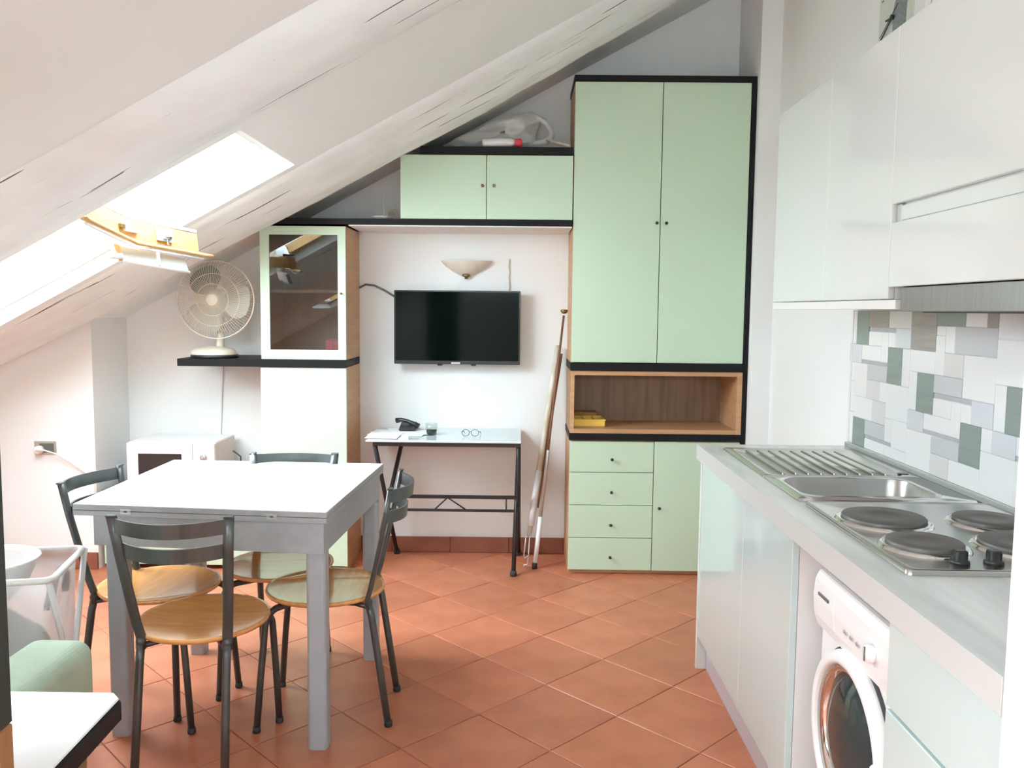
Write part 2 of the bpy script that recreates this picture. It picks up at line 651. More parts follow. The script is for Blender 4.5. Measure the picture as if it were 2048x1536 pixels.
def sh1(u):
    return max(0.0, math.sin(PI * min(1, u))) ** .42
def sh2(u):
    return min(1, u / .55) ** .8 if u < .8 else (1 - ((u - .8) / .2) ** 2 * .8)
beam(2.41, 2.83, lerp_tab([(-3, .10), (-1.5, .112), (1.4, .10)]), 3.0, 'rough white painted roof timber nearer the viewer, above the roof window', sh1)
beam(3.78, 4.36, lerp_tab([(-3, .02), (-2.68, .03), (-2.2, .05), (-1.6, .068), (-1.0, .088), (-.6, .08), (-.14, .095), (.8, .055), (1.4, .04)]), 11.0,
     'rough white painted roof timber just before the end wall', sh2)

# roof windows ---------------------------------------------------------------
def roof_window(name, sx0, sx1, sy0, sy1, label):
    fw = .085
    f = MB()
    t0, t1 = .06, .118
    def bar(x0, x1, y0, y1):
        f.slab([cp(x0, y0, t0), cp(x1, y0, t0), cp(x1, y1, t0), cp(x0, y1, t0)], CN * (t1 - t0))
    f.use('pine')
    bar(sx0 - .01, sx1 - .0501, sy0 - .01, sy0 + fw)
    f.use('white_satin')  # wooden bars coloured white in place of the sky's glare
    bar(sx0 - .01, sx1 + .01, sy1 - .03, sy1 + .01)
    bar(sx1 - .05, sx1 + .01, sy0 - .01, sy1 - .03)
    bar(sx0 - .01, sx0 + .05, sy0 + fw, sy1 - .03)
    return struct(f.build(name, None), label)
w1 = roof_window('window_1', *SKY1, 'bright pivoting roof window in the sloping ceiling')
# the sash stands open, its top rail hanging into the room
A, B_, C_ = Vector((-1.60, 3.10, 1.735)), Vector((-1.515, 3.32, 1.665)), Vector((-1.385, 3.665, 1.642))
UPV = Vector((-.10, -.02, .99)).normalized()
def railpts(off_out, off_up):
    o = Vector((-.93, .25, -.1)).normalized()
    return [p + o * off_out + UPV * off_up for p in (A, B_, C_)]
ra, rb_ = railpts(0, .012), railpts(0, .088)
rc, rd = railpts(.035, .088), railpts(.035, .012)
sash = MB()
sash.grid([[ra[i], rb_[i], rc[i], rd[i]] for i in range(3)], closed_u=True, smooth=False)
for e in (0, 2):
    sash.slab([ra[e], rb_[e], rc[e], rd[e]], Vector((0, .001, 0)))
back = Vector((-.985, 0, .03))
# two stiles running out over the roof
for p, off in ((A + Vector((0, .03, 0)), .05), (C_ + Vector((0, -.03, 0)), .05)):
    q = [p + Vector((-.03, -off / 2, .02)), p + Vector((-.03, off / 2, .02)), p + Vector((-.03, off / 2, .085)), p + Vector((-.03, -off / 2, .085))]
    sash.slab(q, back * .85)
sash = sash.build('sash', 'pine', w1, 'pine sash tilted open')
pn = MB()
pa, pc = A + UPV * .075 + Vector((-.03, .05, 0)), C_ + UPV * .075 + Vector((-.03, -.05, 0))
pn.slab([pa, pc, pc + back * .85, pa + back * .85], (0, 0, .006))
pn.build('pane', 'pane', sash)
gk = MB()
top = railpts(.012, .094)
gk.grid([[p + Vector((0, 0, a)) + Vector((-1, .2, 0)) * b for a, b in ((0, -.012), (.012, -.012), (.012, .06), (0, .06))] for p in (top[0], top[1], top[2])], closed_u=True, smooth=False)
gk.build('gasket', 'white_plastic', sash)
hb = MB().use('pine')
bar = [p + Vector((.02, -.004, -.002)) for p in (A, B_, C_)]
ext = (C_ - B_).normalized() * .055
bar.append(bar[-1] + ext)
hb.tube(bar, .0085, 10)
hb.use('white_plastic').tube([p + Vector((-.004, 0, -.016)) for p in bar[:3]], .006, 8)
hb.build('handle_bar', None, sash, 'long handle bar')
def on_rail(s, up, out=.0):
    p = B_.lerp(C_, s) if s >= 0 else B_.lerp(A, -s)
    return p + UPV * up + Vector((.004 + out, -.001, 0))
dirr = (C_ - B_).normalized()
def plate(s, up, L, H, T, material, name, parent, label=None):
    c = on_rail(s, up)
    m = Matrix((dirr, Vector((1, -.35, 0)).normalized(), UPV)).transposed().to_4x4()
    m.translation = c
    return MB().box(-L / 2, L / 2, -.004, T, -H / 2, H / 2, .002, 1, m).build(name, material, parent, label)
lk = plate(.46, .055, .085, .055, .008, 'aluminium', 'lock', sash, 'silver latch plate')
lb = MB()
c0 = on_rail(.46, .045, .012)
lb.tube([c0 - dirr * .02, c0 + dirr * .02], .007, 10)
lb.tube([c0 + UPV * .012, c0 - UPV * .03], .005, 8)
lb.build('lock', 'steel', sash, 'barrel of the latch')
plate(-.02, .045, .07, .014, .012, 'white_plastic', 'catch', sash, 'small white catch')
plate(-.22, .045, .02, .018, .014, 'bronze', 'catch', sash, 'brass catch pin')
# ventilation flap hanging below the rail
vf = MB().use('flap_grey')
q0, q1 = Vector((-1.578, 3.33, 1.655)), Vector((-1.44, 3.64, 1.622))
dn = Vector((.022, -.004, -.058))
vf.slab([q0, q1, q1 + dn, q0 + dn], Vector((-.02, .008, 0)))
vf.use('plaster_mark')
vf.use('pine').slab([q0 + Vector((-.012, -.012, .006)), q0 + Vector((.002, .004, .004)), q0 + dn + Vector((.002, .004, -.002)), q0 + dn + Vector((-.012, -.012, -.002))], Vector((-.022, .008, 0)))
vf.use('white_plastic').tube([q0 + dn, q1 + dn], .006, 8)
vf.tube([q0.lerp(q1, .58), q0.lerp(q1, .5) + dn + Vector((.008, -.004, .004))], .007, 8)
vf.tube([q0 + dn * .75, q0 + dn * .7 + Vector((-.03, -.045, -.003))], .012, 10)
vf.build('ventilation_flap', None, w1, 'white ventilation flap under the sash')
w2 = roof_window('fill_skylight', *FILL_SKY, 'unseen roof window added behind the viewer for frontal light')
MB().slab([cp(FILL_SKY[0], FILL_SKY[2], .09), cp(FILL_SKY[1], FILL_SKY[2], .09), cp(FILL_SKY[1], FILL_SKY[3], .09), cp(FILL_SKY[0], FILL_SKY[3], .09)], CN * .006).build('pane', 'pane', w2)

# terracotta skirting tiles
def skirting(name, x0, x1, y, label):
    bs = struct(box(name, 'grout', None, x0, x1, y - .004, y, 0, .09), label)
    x = -.393
    while x > x0:
        x -= .342
    while x < x1:
        a, b = max(x, x0), min(x + .342, x1)
        if b - a > .01:
            box('tile', 'skirting_tile', bs, a + .0015, b - .0015, y - .012, y - .003, .001, .092 + random.uniform(-.001, .001), .002)
        x += .342
skirting('baseboard_back', -.915, .272, WB, 'terracotta skirting tiles along the end wall')
skirting('baseboard_left', XL + .01, -2.262, 4.445, 'terracotta skirting tiles along the left wall pier')

# kitchen splashback: patterned tiles on the right wall ------------------------
KY = 1.0974
ref, u_ = 2.871, .0515
ZS = [.916, .954, .968, .984, 1.022, 1.038, 1.052, 1.103, 1.158, 1.174, 1.230, 1.245, 1.301, 1.353, 1.369, 1.382, 1.428]
def zsnap(z): return min(ZS, key=lambda q: abs(q - z))
def ysnap(y): return ref + round((y - ref) / u_) * u_
raw = [('tile_green', 2.976, 2.871, 1.301, 1.428), ('tile_taupe', 2.871, 2.716, 1.369, 1.428), ('tile_strip', 2.871, 2.665, 1.353, 1.369),
       ('tile_pink', 2.716, 2.562, 1.369, 1.428), ('tile_blue', 2.665, 2.562, 1.301, 1.369), ('tile_taupe', 2.562, 2.407, 1.301, 1.428),
       ('tile_green', 2.407, 2.252, 1.382, 1.428), ('tile_taupe', 2.13, 2.098, 1.382, 1.428), ('tile_grey', 2.304, 2.098, 1.301, 1.382),
       ('tile_blue', 3.02, 2.921, 1.230, 1.301), ('tile_strip', 2.921, 2.716, 1.230, 1.245), ('tile_green', 2.716, 2.61, 1.174, 1.301),
       ('tile_grey', 2.871, 2.716, 1.174, 1.230), ('tile_pink', 2.871, 2.77, 1.103, 1.174), ('tile_pink', 2.81, 2.716, 1.022, 1.103),
       ('tile_green', 2.974, 2.871, .916, 1.022), ('tile_grey', 2.871, 2.716, .968, 1.022), ('tile_strip', 2.871, 2.665, .954, .968),
       ('tile_green', 2.51, 2.407, 1.103, 1.230), ('tile_grey', 2.407, 2.252, 1.174, 1.230), ('tile_strip', 2.407, 2.2, 1.158, 1.174),
       ('tile_pink', 2.355, 2.252, 1.230, 1.301), ('tile_blue', 2.2, 2.098, 1.103, 1.174), ('tile_blue', 2.562, 2.458, 1.038, 1.103),
       ('tile_strip', 2.458, 2.252, 1.038, 1.052), ('tile_green', 2.252, 2.15, .984, 1.103), ('tile_grey', 2.407, 2.252, .984, 1.038),
       ('tile_pink', 2.407, 2.304, .916, .984)]
tiles, occ = [], []
for sh in (0, -9 * u_, -18 * u_, -27 * u_):
    for m_, a, b, z0, z1 in (raw if sh == 0 else raw[18:]):
        a, b, z0, z1 = ysnap(a) + sh, ysnap(b) + sh, zsnap(z0), zsnap(z1)
        if a < 1.08 or b < 1.075 or a > 3.03:
            continue
        if any(a > q[2] + 1e-4 and b < q[1] - 1e-4 and z1 > q[3] + 1e-4 and z0 < q[4] - 1e-4 for q in tiles):
            continue
        tiles.append((m_, a, b, z0, z1))
YE0, YE1 = 1.08, ysnap(3.0) 
ys = sorted({round(v, 4) for t in tiles for v in t[1:3]} | {YE0, round(YE1, 4)} | {round(ref + k * u_, 4) for k in range(-36, 4, 3) if YE0 < ref + k * u_ < YE1})
ys = [y for y in ys if YE0 <= y <= YE1 + 1e-6]
cells = {}
for i in range(len(ys) - 1):
    for j in range(len(ZS) - 1):
        yc, zc = (ys[i] + ys[i + 1]) / 2, (ZS[j] + ZS[j + 1]) / 2
        cells[i, j] = any(t[2] < yc < t[1] and t[3] < zc < t[4] for t in tiles)
for j in range(len(ZS) - 1):
    for i in range(len(ys) - 2, -1, -1):
        if cells[i, j]:
            continue
        j2 = j
        while j2 + 1 < len(ZS) - 1 and not cells[i, j2 + 1] and ZS[j2 + 2] - ZS[j] < .135:
            j2 += 1
        i2 = i
        while i2 - 1 >= 0 and all(not cells[i2 - 1, q] for q in range(j, j2 + 1)) and ys[i + 1] - ys[i2 - 1] < .17:
            i2 -= 1
        for a in range(i2, i + 1):
            for b in range(j, j2 + 1):
                cells[a, b] = True
        tiles.append(('tile_white', ys[i + 1], ys[i2], ZS[j], ZS[j2 + 1]))
sp = box('backsplash', 'tile_joint', wr, XR - .010, XR, YE0 * KY - .01, 3.302, .905, 1.43)
for m_, a, b, z0, z1 in tiles:
    dx = {'tile_white': .0, 'tile_strip': -.002}.get(m_, .001) + random.uniform(-.0004, .0004)
    box('tile', m_, sp, XR - .0145 - dx, XR - .0095, b * KY + .0006, a * KY - .0006, z0 + .0006, z1 - .0006, .0012)
box('edge_strip', 'white_satin', sp, XR - .017, XR - .009, 3.296, 3.306, .905, 1.43)

# ------------------------------------------------------------------ wall unit
def knob(parent, x, y, z, axis=(0, -1, 0), r=.008, material='black_plastic', name='knob'):
    return MB().lathe([(0, -.001), (r * .6, -.001), (r * .55, .008), (r * 1.0, .014), (r * 1.05, .019), (r * .7, .023), (0, .024)], 14, at(x, y, z, axis)).build(name, material, parent)

# tall wardrobe
W0, W1_ = .272, 1.176
wd = thing('wardrobe', (W0 + .46, WF + .2, 0), 'tall mint green wardrobe tower with open wooden niche and four drawers, reaching near the ceiling', 'wardrobe')
yb = WB - .004
yf = WF + .018
c = MB().use('wood_veneer')
c.box(W0, W0 + .018, yf, yb, .02, 2.588)
c.use('black_lacquer').box(1.178, 1.2, WF - .006, yb, .02, 2.62, .001)
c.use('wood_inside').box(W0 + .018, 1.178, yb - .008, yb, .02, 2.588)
c.use('wood_veneer').box(W0 + .018, 1.178, yf, yb - .01, .02, .036)
c.box(W0, 1.178, WF + .03, yb, 0, .02)
c.box(W0 + .018, 1.178, yf, yb - .01, .715, .731)
c.box(W0 + .018, 1.178, yf, yb - .01, 1.147, 1.16)
c.box(.72, .736, yf, yb - .01, .036, .715)
c.build('carcass', None, wd)
for a, b, kx in ((W0, .7225, .705), (.7255, 1.176, .754)):
    dr = box('door', 'mint', wd, a + .001, b, WF, WF + .017, 1.146, 2.588, .0015)
    knob(dr, kx, WF, 1.873)
box('top_panel', 'black_lacquer', wd, W0 - .004, 1.177, WF - .006, yb, 2.59, 2.62, .001)
box('shelf_board', 'black_lacquer', wd, W0 - .004, 1.177, WF - .012, yb - .009, 1.102, 1.143, .001)
box('shelf_board', 'black_lacquer', wd, W0 - .004, 1.177, WF - .012, yb - .009, .733, .768, .001)
n_ = MB().use('wood_veneer')
n_.box(W0, W0 + .02, WF - .004, yb - .01, .769, 1.101)
n_.box(1.150, 1.177, WF - .004, yb - .01, .769, 1.101)
n_.use('wood_shelf').box(W0 + .02, 1.150, WF - .004, yb - .01, .769, .792)
n_.box(W0 + .02, 1.150, WF - .004, yb - .01, 1.078, 1.101)
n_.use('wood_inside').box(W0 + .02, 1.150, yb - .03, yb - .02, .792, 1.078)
n_.build('niche', None, wd, 'open wooden niche')
zz = [.727, .558, .380, .2015, .024]
for k in range(4):
    dw = box('drawer', 'mint', wd, W0 + .001, .7195, WF, WF + .017, zz[k + 1] + .0015, zz[k] - .0015, .0015)
    knob(dw, .498, WF, (.630, .453, .275, .098)[k])
dr = box('door', 'mint', wd, .7235, 1.176, WF, WF + .017, .024, .727, .0015)
knob(dr, .755, WF, .369)

# long black shelf and the bridging cupboard
sh_ = thing('wall_shelf', (-.5, WF + .2, 1.846), 'long black shelf above the television, carrying the two door cupboard', 'shelf')
box('shelf_board', 'black_lacquer', sh_, -1.372, W0 - .005, WF - .006, yb, 1.853, 1.884, .001)
box('shelf_board', 'wall', sh_, -.9, W0 - .006, WF + .004, yb, 1.846, 1.8528, 0, 'pale underside of the shelf')
br = thing('wall_cupboard', (-.18, WF + .2, 1.885), 'wide low mint cupboard with two doors bridging above the television', 'cupboard')
c = MB().use('wood_veneer')
c.box(-.627, -.609, yf, yb, 1.8855, 2.214); c.box(.25, W0 - .006, yf, yb, 1.8855, 2.214)
c.box(-.609, .25, yf, yb, 1.8855, 1.902); c.box(-.609, .25, yf, yb, 2.2, 2.214)
c.box(-.609, .25, yb - .01, yb, 1.902, 2.2)
c.build('carcass', None, br)
for a, b, kx in ((-.628, -.1815, -.201), (-.1785, W0 - .005, -.141)):
    dr = box('door', 'mint', br, a, b, WF, WF + .017, 1.886, 2.214, .0015)
    knob(dr, kx, WF, 2.056, material='bronze')
box('top_panel', 'black_lacquer', br, -.525, W0 - .006, WF - .006, yb, 2.2155, 2.256, .001)

# column cupboard with a glazed door
cl = thing('glazed_cupboard', (-1.14, WF + .2, 0), 'mint column cupboard with glazed upper door beside the television', 'cupboard')
cx0, cx1 = -1.37, -.918
c = MB().use('wood_veneer')
for z0, z1 in ((0, 1.103), (1.1445, 1.845)):
    c.box(cx0, cx0 + .018, yf, yb, z0, z1); c.box(cx1 - .018, cx1, yf, yb, z0, z1)
    c.box(cx0 + .018, cx1 - .018, yf, yb - .01, z0 + (.02 if z0 == 0 else 0), z0 + .036); c.box(cx0 + .018, cx1 - .018, yf, yb - .01, z1 - .018, z1)
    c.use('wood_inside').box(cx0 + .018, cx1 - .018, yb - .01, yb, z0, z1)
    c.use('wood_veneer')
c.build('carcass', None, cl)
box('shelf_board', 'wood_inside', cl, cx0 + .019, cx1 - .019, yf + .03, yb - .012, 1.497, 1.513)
box('door', 'mint', cl, cx0 - .002, cx1 + .001, WF, WF + .017, .026, 1.102, .0015, 'plain mint lower door')
gd = MB()
dx0, dx1, dz0, dz1 = cx0 + .004, cx1 + .001, 1.1455, 1.842
gx0, gx1, gz0, gz1 = -1.318, -.958, 1.196, 1.798
gd.box(dx0, gx0, WF, WF + .017, dz0, dz1); gd.box(gx1, dx1, WF, WF + .017, dz0, dz1)
gd.box(gx0, gx1, WF, WF + .017, dz0, gz0); gd.box(gx0, gx1, WF, WF + .017, gz1, dz1)
gd = gd.build('door', 'mint', cl, 'framed glass door')
box('pane', 'cabinet_glass', gd, gx0, gx1, WF + .006, WF + .01, gz0, gz1)
knob(gd, -.938, WF, 1.494, r=.006, material='bronze')
lsh = tag(MB().box(-1.81, cx1 - .001, WF - .012, yb, 1.1045, 1.1435, .001).build('wall_shelf', 'black_lacquer'),
          'short black shelf beside the glazed cupboard carrying the fan', 'shelf')
rb = thing('box', (-.99, WF + .14, 1.181), 'small red box behind the glass cupboard door', 'box')
box('body', 'red', rb, -1.036, -.998, WF + .05, WF + .2, 1.181, 1.248, .002)
box('lid', 'red', rb, -.997, -.942, WF + .05, WF + .2, 1.181, 1.247, .002)

# low cupboard under the microwave
lc = thing('low_cupboard', (-1.8, WF + .2, 0), 'low mint cupboard in the left corner under the white microwave', 'cupboard')
lx0, lx1 = -2.235, cx0 - .006
c = MB().use('wood_veneer')
c.box(lx0, lx0 + .018, yf, yb, 0, .40); c.box(lx1 - .018, lx1, yf, yb, 0, .40)
c.box(lx0 + .018, lx1 - .018, yf, yb - .01, .022, .04); c.box(lx0 + .018, lx1 - .018, yf, yb - .01, .384, .40); c.box(lx0 + .018, lx1 - .018, yb - .01, yb, 0, .4)
c.build('carcass', None, lc)
box('top_panel', 'black_lacquer', lc, lx0, lx1, WF - .006, yb, .401, .43, .001)
for a, b, kx in ((lx0, -1.806, -1.83), (-1.803, lx1, -1.78)):
    dr = box('door', 'mint', lc, a, b, WF, WF + .017, .026, .4, .0015)
    knob(dr, kx, WF, .33)

# ------------------------------------------------------------------ television, wall lamp, cables
tv = thing('television', (-.355, 4.80, 1.1), 'flat black television mounted on the end wall', 'television')
ty = 4.76
MB().use('screen_bezel').box(-.708, .002, ty, ty + .03, 1.108, 1.522, .003).box(-.6, -.1, ty + .03, ty + .055, 1.17, 1.42, .004).build('body', None, tv)
box('screen', 'screen', tv, -.700, -.006, ty - .0015, ty + .001, 1.128, 1.514)
box('wall_bracket', 'iron', tv, -.45, -.25, ty + .055, WB - .001, 1.2, 1.4)
m_ = MB()
m_.use('aluminium').box(-.385, -.335, ty - .003, ty, 1.1105, 1.12, .001)
m_.build('badge', None, tv, 'small silver badge')
for x in (-.45, -.26):
    MB().box(x - .014, x + .014, ty + .004, ty + .02, 1.1, 1.109, .002).build('foot', 'screen_bezel', tv)
tag(MB().tube([(-.916, WB - .01, 1.535), (-.88, WB - .02, 1.553), (-.83, WB - .02, 1.548), (-.77, WB - .03, 1.52), (-.70, WB - .045, 1.48)], .006, 8).build('television_cable', 'cable_grey'),
    'grey cable running from the glazed cupboard to the television', 'cable')
tag(MB().tube([(-.062, WB - .004, 1.705), (-.067, WB - .005, 1.66), (-.06, WB - .005, 1.63), (-.066, WB - .005, 1.6), (-.061, WB - .006, 1.56), (-.064, WB - .008, 1.52)], .0035, 6).build('aerial_cable', 'plaster_mark'),
    'thin pale cable above the right end of the television', 'cable')
sc = thing('wall_lamp', (-.307, WB, 1.6), 'cream half bowl wall lamp with small bronze finial above the television', 'wall lamp')
prof = [(0, 0), (.018, .002), (.045, .012), (.085, .034), (.118, .058), (.141, .082), (.146, .090), (.140, .090), (.112, .062), (.06, .025), (0, .008)]
MB().lathe(prof, 40, at(-.307, WB - .001, 1.602), sy=.62, a0=PI, a1=2 * PI).build('lamp_shade', 'sconce', sc)
MB().lathe([(0, -.016), (.012, -.012), (.009, -.004), (.026, .002), (.02, .012), (0, .014)], 18, at(-.307, WB - .022, 1.604)).build('finial', 'bronze', sc)
MB().box(-.36, -.25, WB - .012, WB - .001, 1.62, 1.675, .003).build('wall_plate', 'bronze', sc)

# ------------------------------------------------------------------ folding desk with glass top
dk = thing('desk', (-.39, 4.6, 0), 'slim desk with pale glass top on black crossed metal legs under the television', 'desk')
MB().box(-.80, .014, 4.36, 4.835, .722, .734, .003).build('desk_top', 'glass_top', dk)
fr = MB()
for x0 in (-.775, -.0):
    pass
fr.box(-.765, .008, 4.375, 4.395, .700, .7215, .002); fr.box(-.765, .008, 4.80, 4.82, .700, .7215, .002)
fr.box(-.765, -.745, 4.395, 4.80, .700, .7215, .002); fr.box(-.012, .008, 4.395, 4.80, .700, .7215, .002)
fr.build('desk_frame', 'iron', dk)
for a, b in (((-.755, 4.39, .70), (-.70, 4.80, .012)), ((-.66, 4.80, .70), (-.775, 4.41, .012)),
             ((.0, 4.39, .70), (.006, 4.80, .012)), ((.002, 4.80, .70), (-.02, 4.41, .012))):
    lg = MB()
    lg.tube([a, b], .013, 4, flat=(.012, .018, (1, 0, 0)))
    lg.use('iron')
    o = lg.build('leg', 'iron', dk)
    MB().lathe([(0, 0), (.017, 0), (.019, .012), (.015, .03), (0, .03)], 12, at(b[0], b[1], 0)).build('foot', 'rubber', o)
cb2 = MB()
cb2.box(-.725, -.005, 4.595, 4.615, .374, .392, .002)
cb2.box(-.725, -.005, 4.598, 4.612, .300, .314, .002)
for a, b in ((-.39, -.46), (-.39, -.29)):
    cb2.tube([(a, 4.605, .378), (b, 4.605, .312)], .004, 6)
for x in (-.66, -.065):
    cb2.tube([(x, 4.605, .378), (x, 4.605, .312)], .004, 6)
cb2.build('crossbar', 'iron', dk)

pp = thing('papers', (-.66, 4.55, .734), 'loose white papers and a pale folder on the left of the desk', 'papers')
for k, (cx_, cy_, a, L, W) in enumerate(((-.70, 4.52, .12, .21, .297), (-.66, 4.60, -.1, .30, .21), (-.60, 4.66, .35, .21, .297), (-.72, 4.47, -.03, .17, .2))):
    m = Matrix.Translation((cx_, cy_, .7345 + k * .002)) @ Matrix.Rotation(a, 4, 'Z')
    MB().box(-L / 2, L / 2, -W / 2, W / 2, 0, .0018, mtx=m).build('sheet', 'paper', pp)
ph = thing('telephone', (-.62, 4.70, .742), 'small black telephone resting on the desk papers', 'telephone')
MB().prism([(4.64, .7425), (4.75, .7425), (4.75, .782), (4.64, .758)], -.665, -.575, 'x', .004).build('base', 'black_plastic', ph)
hs = MB()
hs.tube([(-.69, 4.715, .790), (-.66, 4.71, .796), (-.62, 4.70, .788), (-.585, 4.695, .774), (-.56, 4.69, .762)], [.016, .012, .011, .013, .017], 10)
hs.build('handset', 'black_plastic', ph)
gl = thing('drinking_glass', (-.475, 4.56, .734), 'short drinking glass with dark liquid on the desk', 'glass')
MB().lathe([(0, .7345), (.028, .7345), (.034, .80), (.032, .80), (.027, .738), (0, .738)], 24, at(-.475, 4.56, 0)).build('tumbler', 'tumbler', gl)
MB().lathe([(0, .739), (.026, .739), (.0285, .765), (0, .765)], 24, at(-.475, 4.56, 0)).build('drink', 'dark_glass', gl)
pn_ = thing('spectacles', (-.25, 4.5, .734), 'small wire spectacles lying on the right half of the desk', 'spectacles')
for x in (-.285, -.235):
    MB().tube([(x + .02 * math.cos(t * PI / 8), 4.50, .757 + .018 * math.sin(t * PI / 8)) for t in range(16)], .0018, 6, closed=True).build('rim', 'cable_grey', pn_)
MB().tube([(-.266, 4.5, .76), (-.26, 4.499, .764), (-.254, 4.5, .76)], .0018, 6).tube([(-.305, 4.5, .76), (-.30, 4.56, .758), (-.296, 4.62, .738)], .0018, 6).tube([(-.215, 4.5, .76), (-.212, 4.56, .758), (-.21, 4.62, .738)], .0018, 6).build('temples', 'cable_grey', pn_)

# ------------------------------------------------------------------ poles leaning in the corner
p1 = thing('pole', (.095, 4.54, 0), 'slim leaning pole with brown knob and white lower end beside the wardrobe', 'pole')
pa, pb = Vector((.095, 4.545, .0)), Vector((.246, 4.72, 1.41))
MB().tube([pa.lerp(pb, .02), pa.lerp(pb, .20)], .0125, 12).build('lower_tube', 'pipe_white', p1)
MB().tube([pa.lerp(pb, .20), pa.lerp(pb, .45), pa.lerp(pb, .46)], [.0095, .0095, .008], 12).build('middle_tube', 'aluminium', p1)
MB().tube([pa.lerp(pb, .45), pa.lerp(pb, .985)], .0065, 10).build('upper_tube', 'rust_wood', p1)
MB().lathe([(0, 0), (.015, 0), (.015, .03), (.012, .035), (0, .035)], 14, at(*pa)).build('foot', 'rubber', p1)
MB().lathe([(0, -.012), (.012, -.01), (.02, .0), (.021, .008), (.016, .012), (0, .013)], 16, at(*pb)).build('knob', 'bronze', p1)
p2 = thing('pole', (.04, 4.56, 0), 'thicker stained white leaning pole with bent wire hook at its foot', 'pole')
qa, qb = Vector((.042, 4.57, .02)), Vector((.218, 4.80, 1.22))
MB().tube([qa.lerp(qb, .17), qa.lerp(qb, .42)], .019, 12).build('sleeve', 'pipe_white', p2)
MB().tube([qa.lerp(qb, .12), qa.lerp(qb, .3), qa.lerp(qb, .8), qa.lerp(qb, 1)], [.013, .016, .016, .014], 12).build('shaft', 'dirty_white', p2)
MB().tube([qa.lerp(qb, .25) + Vector((.02, .01, 0)), qa.lerp(qb, .96) + Vector((.024, .01, 0))], .011, 8).build('stick', 'rust_wood', p2)
w0 = qa.lerp(qb, .15)
MB().tube([w0 + Vector((.012, 0, 0)), (.066, 4.57, .16), (.062, 4.56, .07), (.04, 4.555, .055), (.036, 4.555, .07), (.046, 4.575, .17), w0 + Vector((-.012, 0, .0))], .0035, 6).tube([(.06, 4.56, .06), (.055, 4.555, .02), (.038, 4.55, .018), (.036, 4.548, .003)], .0035, 6).build('hook', 'aluminium', p2)

# ------------------------------------------------------------------ fan
fn = thing('electric_fan', (-1.64, 4.58, 1.1435), 'cream table fan with grey blades on the short black shelf', 'fan')
fc = Vector((-1.64, 4.56, 1.455)); FR = .208
MB().lathe([(0, 1.1445), (.125, 1.1445), (.128, 1.15), (.126, 1.16), (0, 1.16)], 36, at(-1.66, 4.585, 0), sy=.85).build('foot', 'black_plastic', fn)
MB().lathe([(.121, 1.16), (.122, 1.175), (.108, 1.19), (.05, 1.2), (.03, 1.205), (0, 1.205)], 36, at(-1.665, 4.585, 0), sy=.85).build('base', 'cream_plastic', fn)
MB().tube([(-1.635, 4.60, 1.195), (-1.64, 4.625, 1.26), (-1.642, 4.64, 1.38), (fc.x, 4.65, fc.z)], [.022, .02, .018, .02], 12).build('neck', 'cream_plastic', fn)
MB().lathe([(0, -.02), (.05, -.02), (.062, .0), (.06, .05), (.045, .10), (0, .115)], 24, at(fc.x, fc.y + .07, fc.z, (0, 1, 0))).build('motor', 'cream_plastic', fn)
def arc_pts(a, y_of, n=9, r0=.03):
    out = []
    for k in range(n):
        r = r0 + (FR - r0) * k / (n - 1)
        out.append(fc + Vector((r * math.cos(a), y_of(r), r * math.sin(a))))
    return out
front = lambda r: -.055 * math.sqrt(max(0, 1 - (r / FR) ** 2)) - .0
rear = lambda r: .065 * math.sqrt(max(0, 1 - (r / FR) ** 2))
cg = MB()
for k in range(84):
    cg.tube(arc_pts(2 * PI * k / 84, front), .0012, 4, cap=False)
for k in range(36):
    cg.tube(arc_pts(2 * PI * k / 36, rear, r0=.06), .0011, 4, cap=False)
for r, fy in ((FR, front), (.14, front), (.085, front), (.14, rear)):
    cg.tube([fc + Vector((r * math.cos(t * PI / 24), fy(r), r * math.sin(t * PI / 24))) for t in range(48)], .004 if r == FR else .0018, 6, closed=True)
cg.lathe([(0, 0), (.032, 0), (.034, .006), (.028, .012), (0, .014)], 24, at(fc.x, fc.y - .052, fc.z, (0, -1, 0)))
cg.build('cage', 'cream_plastic', fn)
for k, (ang, mt) in enumerate(((2.05, 'fan_blade'), (2.05 + 2.094, 'fan_blade_pale'), (2.05 - 2.094, 'fan_blade_pale'))):
    rows = []
    for i in range(9):
        r = .035 + .150 * i / 8
        half = .42 + .36 * math.sin(PI * min(1, i / 8 * .9 + .05)) if i < 8 else .40
        rows.append([fc + Vector((r * math.cos(ang + half * s), .018 * s + .0, r * math.sin(ang + half * s))) for s in (-1, -.6, -.2, .2, .6, 1)])
    MB().grid(rows).build('blade', mt, fn)
MB().lathe([(0, -.03), (.03, -.028), (.036, -.01), (.036, .02), (0, .02)], 20, at(fc.x, fc.y, fc.z, (0, 1, 0))).build('hub', 'fan_blade', fn)
tag(MB().tube([(-1.70, WB - .01, 1.10), (-1.715, WB - .008, .95), (-1.722, WB - .006, .8), (-1.73, WB - .006, .62), (-1.735, WB - .008, .45)], .003, 6).build('fan_cable', 'cable_white'),
    'thin white cable hanging on the wall below the fan shelf', 'cable')

